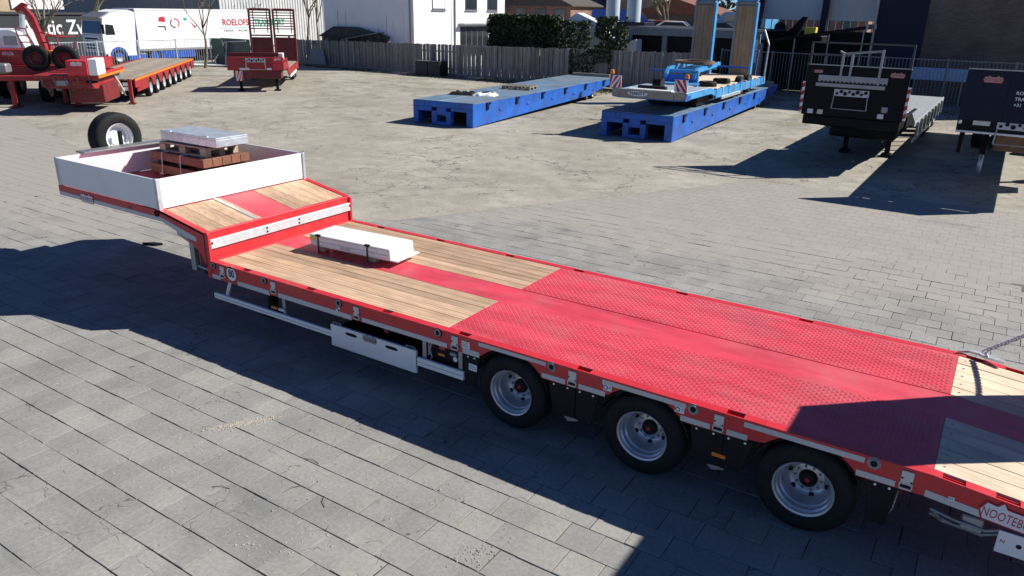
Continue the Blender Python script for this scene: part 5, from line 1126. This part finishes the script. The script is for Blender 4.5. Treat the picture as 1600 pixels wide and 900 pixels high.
bare_tree('bare_tree', 'left of the two slim bare trees before the corrugated hall', -42.6, 40.6, 8.5, .14, 21, .45, 300)
bare_tree('bare_tree', 'right of the two slim bare trees before the corrugated hall', -42.2, 42.0, 8.5, .12, 27, .4, 260)
bare_tree('bare_tree', 'bare tree among the far houses left of the wooden ramps', -18.5, 62, 9.0, .3, 33, .5, 400)
bare_tree('bare_tree', 'bare tree showing between the two wooden ramps', -10.2, 60, 8.5, .25, 39, .5, 300)
# canes at the fence
cn = thing('garden_canes', 'thin upright garden canes tied along the wooden fence', 'canes', (-28.5, 33.2, 0))
for i in range(9): MB().cyl((-2.6+i*.72, 0, .3), (-2.6+i*.72+rs.uniform(-.1, .1), 0, 2.4+rs.random()*1.3), .012, n=5).build('cane', BARK, cn)
# yellow digger bits by the lean-to
yl = thing('yellow_machine', 'yellow box on a dark machine behind the right wooden ramp', 'machine', (-1.9, 41, 0)); box('yellow_box', YEL, yl, -.5, .1, 0, .5, 2.95, 3.35, .03); box('chassis', BLK, yl, -2.2, .5, .0, 1.5, 0, 2.9, .05); MB().prism([(-1.6, 2.9), (-.9, 2.9), (-.5, 3.9), (-.75, 3.9)], 'y', .2, .5).build('mast', BLK, yl); MB().lathe([(0, -.1), (.3, -.1), (.3, .1), (0, .1)], (-1.9, .1, 3.3), 'y', 20).build('lamp_drum', BLACK, yl)
# weeds along the fence and by the roll trailers
wd_ = MB(); q = random.Random(77)
for i in range(5200):
    s_ = q.random()
    if s_ < .62: x, y = q.uniform(-37, -6), 32.7-abs(q.gauss(0, .7))
    elif s_ < .8: x, y = q.uniform(-5, 11), 34.3-abs(q.gauss(0, .9))
    else:
        cx, cy = q.choice(((-9.8, 31.0), (-6.6, 31.5), (1.0, 31.5))); x, y = cx+q.gauss(0, .9), cy+q.gauss(0, .5)
    if sin(x*1.7)*sin(x*.63+1) < -.15: continue
    h_ = q.uniform(.03, .10); a = q.uniform(0, pi); dx, dy = cos(a)*.03, sin(a)*.03
    wd_.add([(x-dx, y-dy, -.01), (x+dx, y+dy, -.01), (x+q.gauss(0, .05), y+q.gauss(0, .05), h_)], [(0, 1, 2)])
o = wd_.build('weeds', GRASS, ang=180); tag(o, 'low green weeds along the fences and between the trailers', 'weeds'); o['kind'] = 'stuff'
# a scrap of rubber lying behind the trailer shadow
sc_ = thing('rubber_scrap', 'small dark scrap lying on the slabs left of the trailer neck', 'scrap', (-3.9, 1.55, 0), .5); MB().prism([(-.16, 0), (.1, -.05), (.2, .02), (.02, .06)], 'z', .0, .04).build('scrap', BLACK, sc_)
for i, (x, y, r_) in enumerate(((3.02, -2.32, .5), (3.6, -2.02, 1.3), (4.05, -1.96, 2.4), (3.35, -1.55, .2))):
    tw = thing('twig', ('bent twig lying left of the gravel in the foreground', 'long thin twig on the near slabs', 'short forked twig on the near slabs to the right', 'small twig just below the gravel patch')[i], 'twig', (x, y, .004), r_); MB().tube([(0, 0, 0), (.09, .015, .006), (.17, -.01, .0)], .003, 5).build('stick', BARK, tw)

# clutter on the red crane unit and the eight-axle neck
for k in range(7):
    x0 = -1.9+k*.55; MB().tube([(x0, .38, 1.48), (x0+.1, .22, 1.25), (x0+.3, .30, 1.12), (x0+.45, .2, 1.3)], .022, 6).build('hydraulic_hose', BLACK, cr)
for k in range(5): box('hatch', RED_D if k % 2 else RED_OLD, cr, -2.3+k*.52, -1.85+k*.52, .385, .40, 1.56, 1.86, .01)
for x in (-1.9, -1.2, -.5): box('cover_louvre', STEEL, cr, x, x+.5, .785, .80, 2.25, 2.6, .01)
for k in range(4): box('neck_plate', (RED_D, STEEL, RED_OLD, BLK)[k], ax8, -2.2+k*.5, -1.8+k*.5, -6.43, -6.40, 1.0+.05*k, 1.24, .01)
for k in range(5): MB().tube([(-2.2+k*.4, -6.45, 1.42), (-2.1+k*.4, -6.6, 1.15), (-1.9+k*.4, -6.5, .8)], .02, 6).build('air_hose', BLACK, ax8)
for y in (-5.2, -4.4, -3.6): box('deck_lug', RED_D, ax8, -2.3, -.4, y, y+.1, 1.421, 1.46, .01)
# far tree line closing the view over the roofs
q = random.Random(5); mb = MB()
for i in range(14000):
    x = q.uniform(-95, 60); z = abs(q.gauss(0, 1))*4.5*(1+.35*sin(x*.21)+.25*sin(x*.53+1)); y = 112+q.uniform(-5, 5); a = Vector((q.gauss(0, 1), q.gauss(0, 1), q.gauss(0, 1))).normalized(); b_ = a.orthogonal().normalized(); c_ = a.cross(b_); k = q.uniform(.25, .7); p = Vector((x, y, z+1))
    mb.add([p+b_*k, p+c_*k*.5, p-b_*k, p-c_*k*.5], [(0, 1, 2, 3)])
o = mb.build('distant_trees', pmat('winter_trees', (.085, .075, .045), .9, var=.4), ang=180); tag(o, 'hazy brown line of distant trees behind all the houses', 'trees'); o['kind'] = 'stuff'
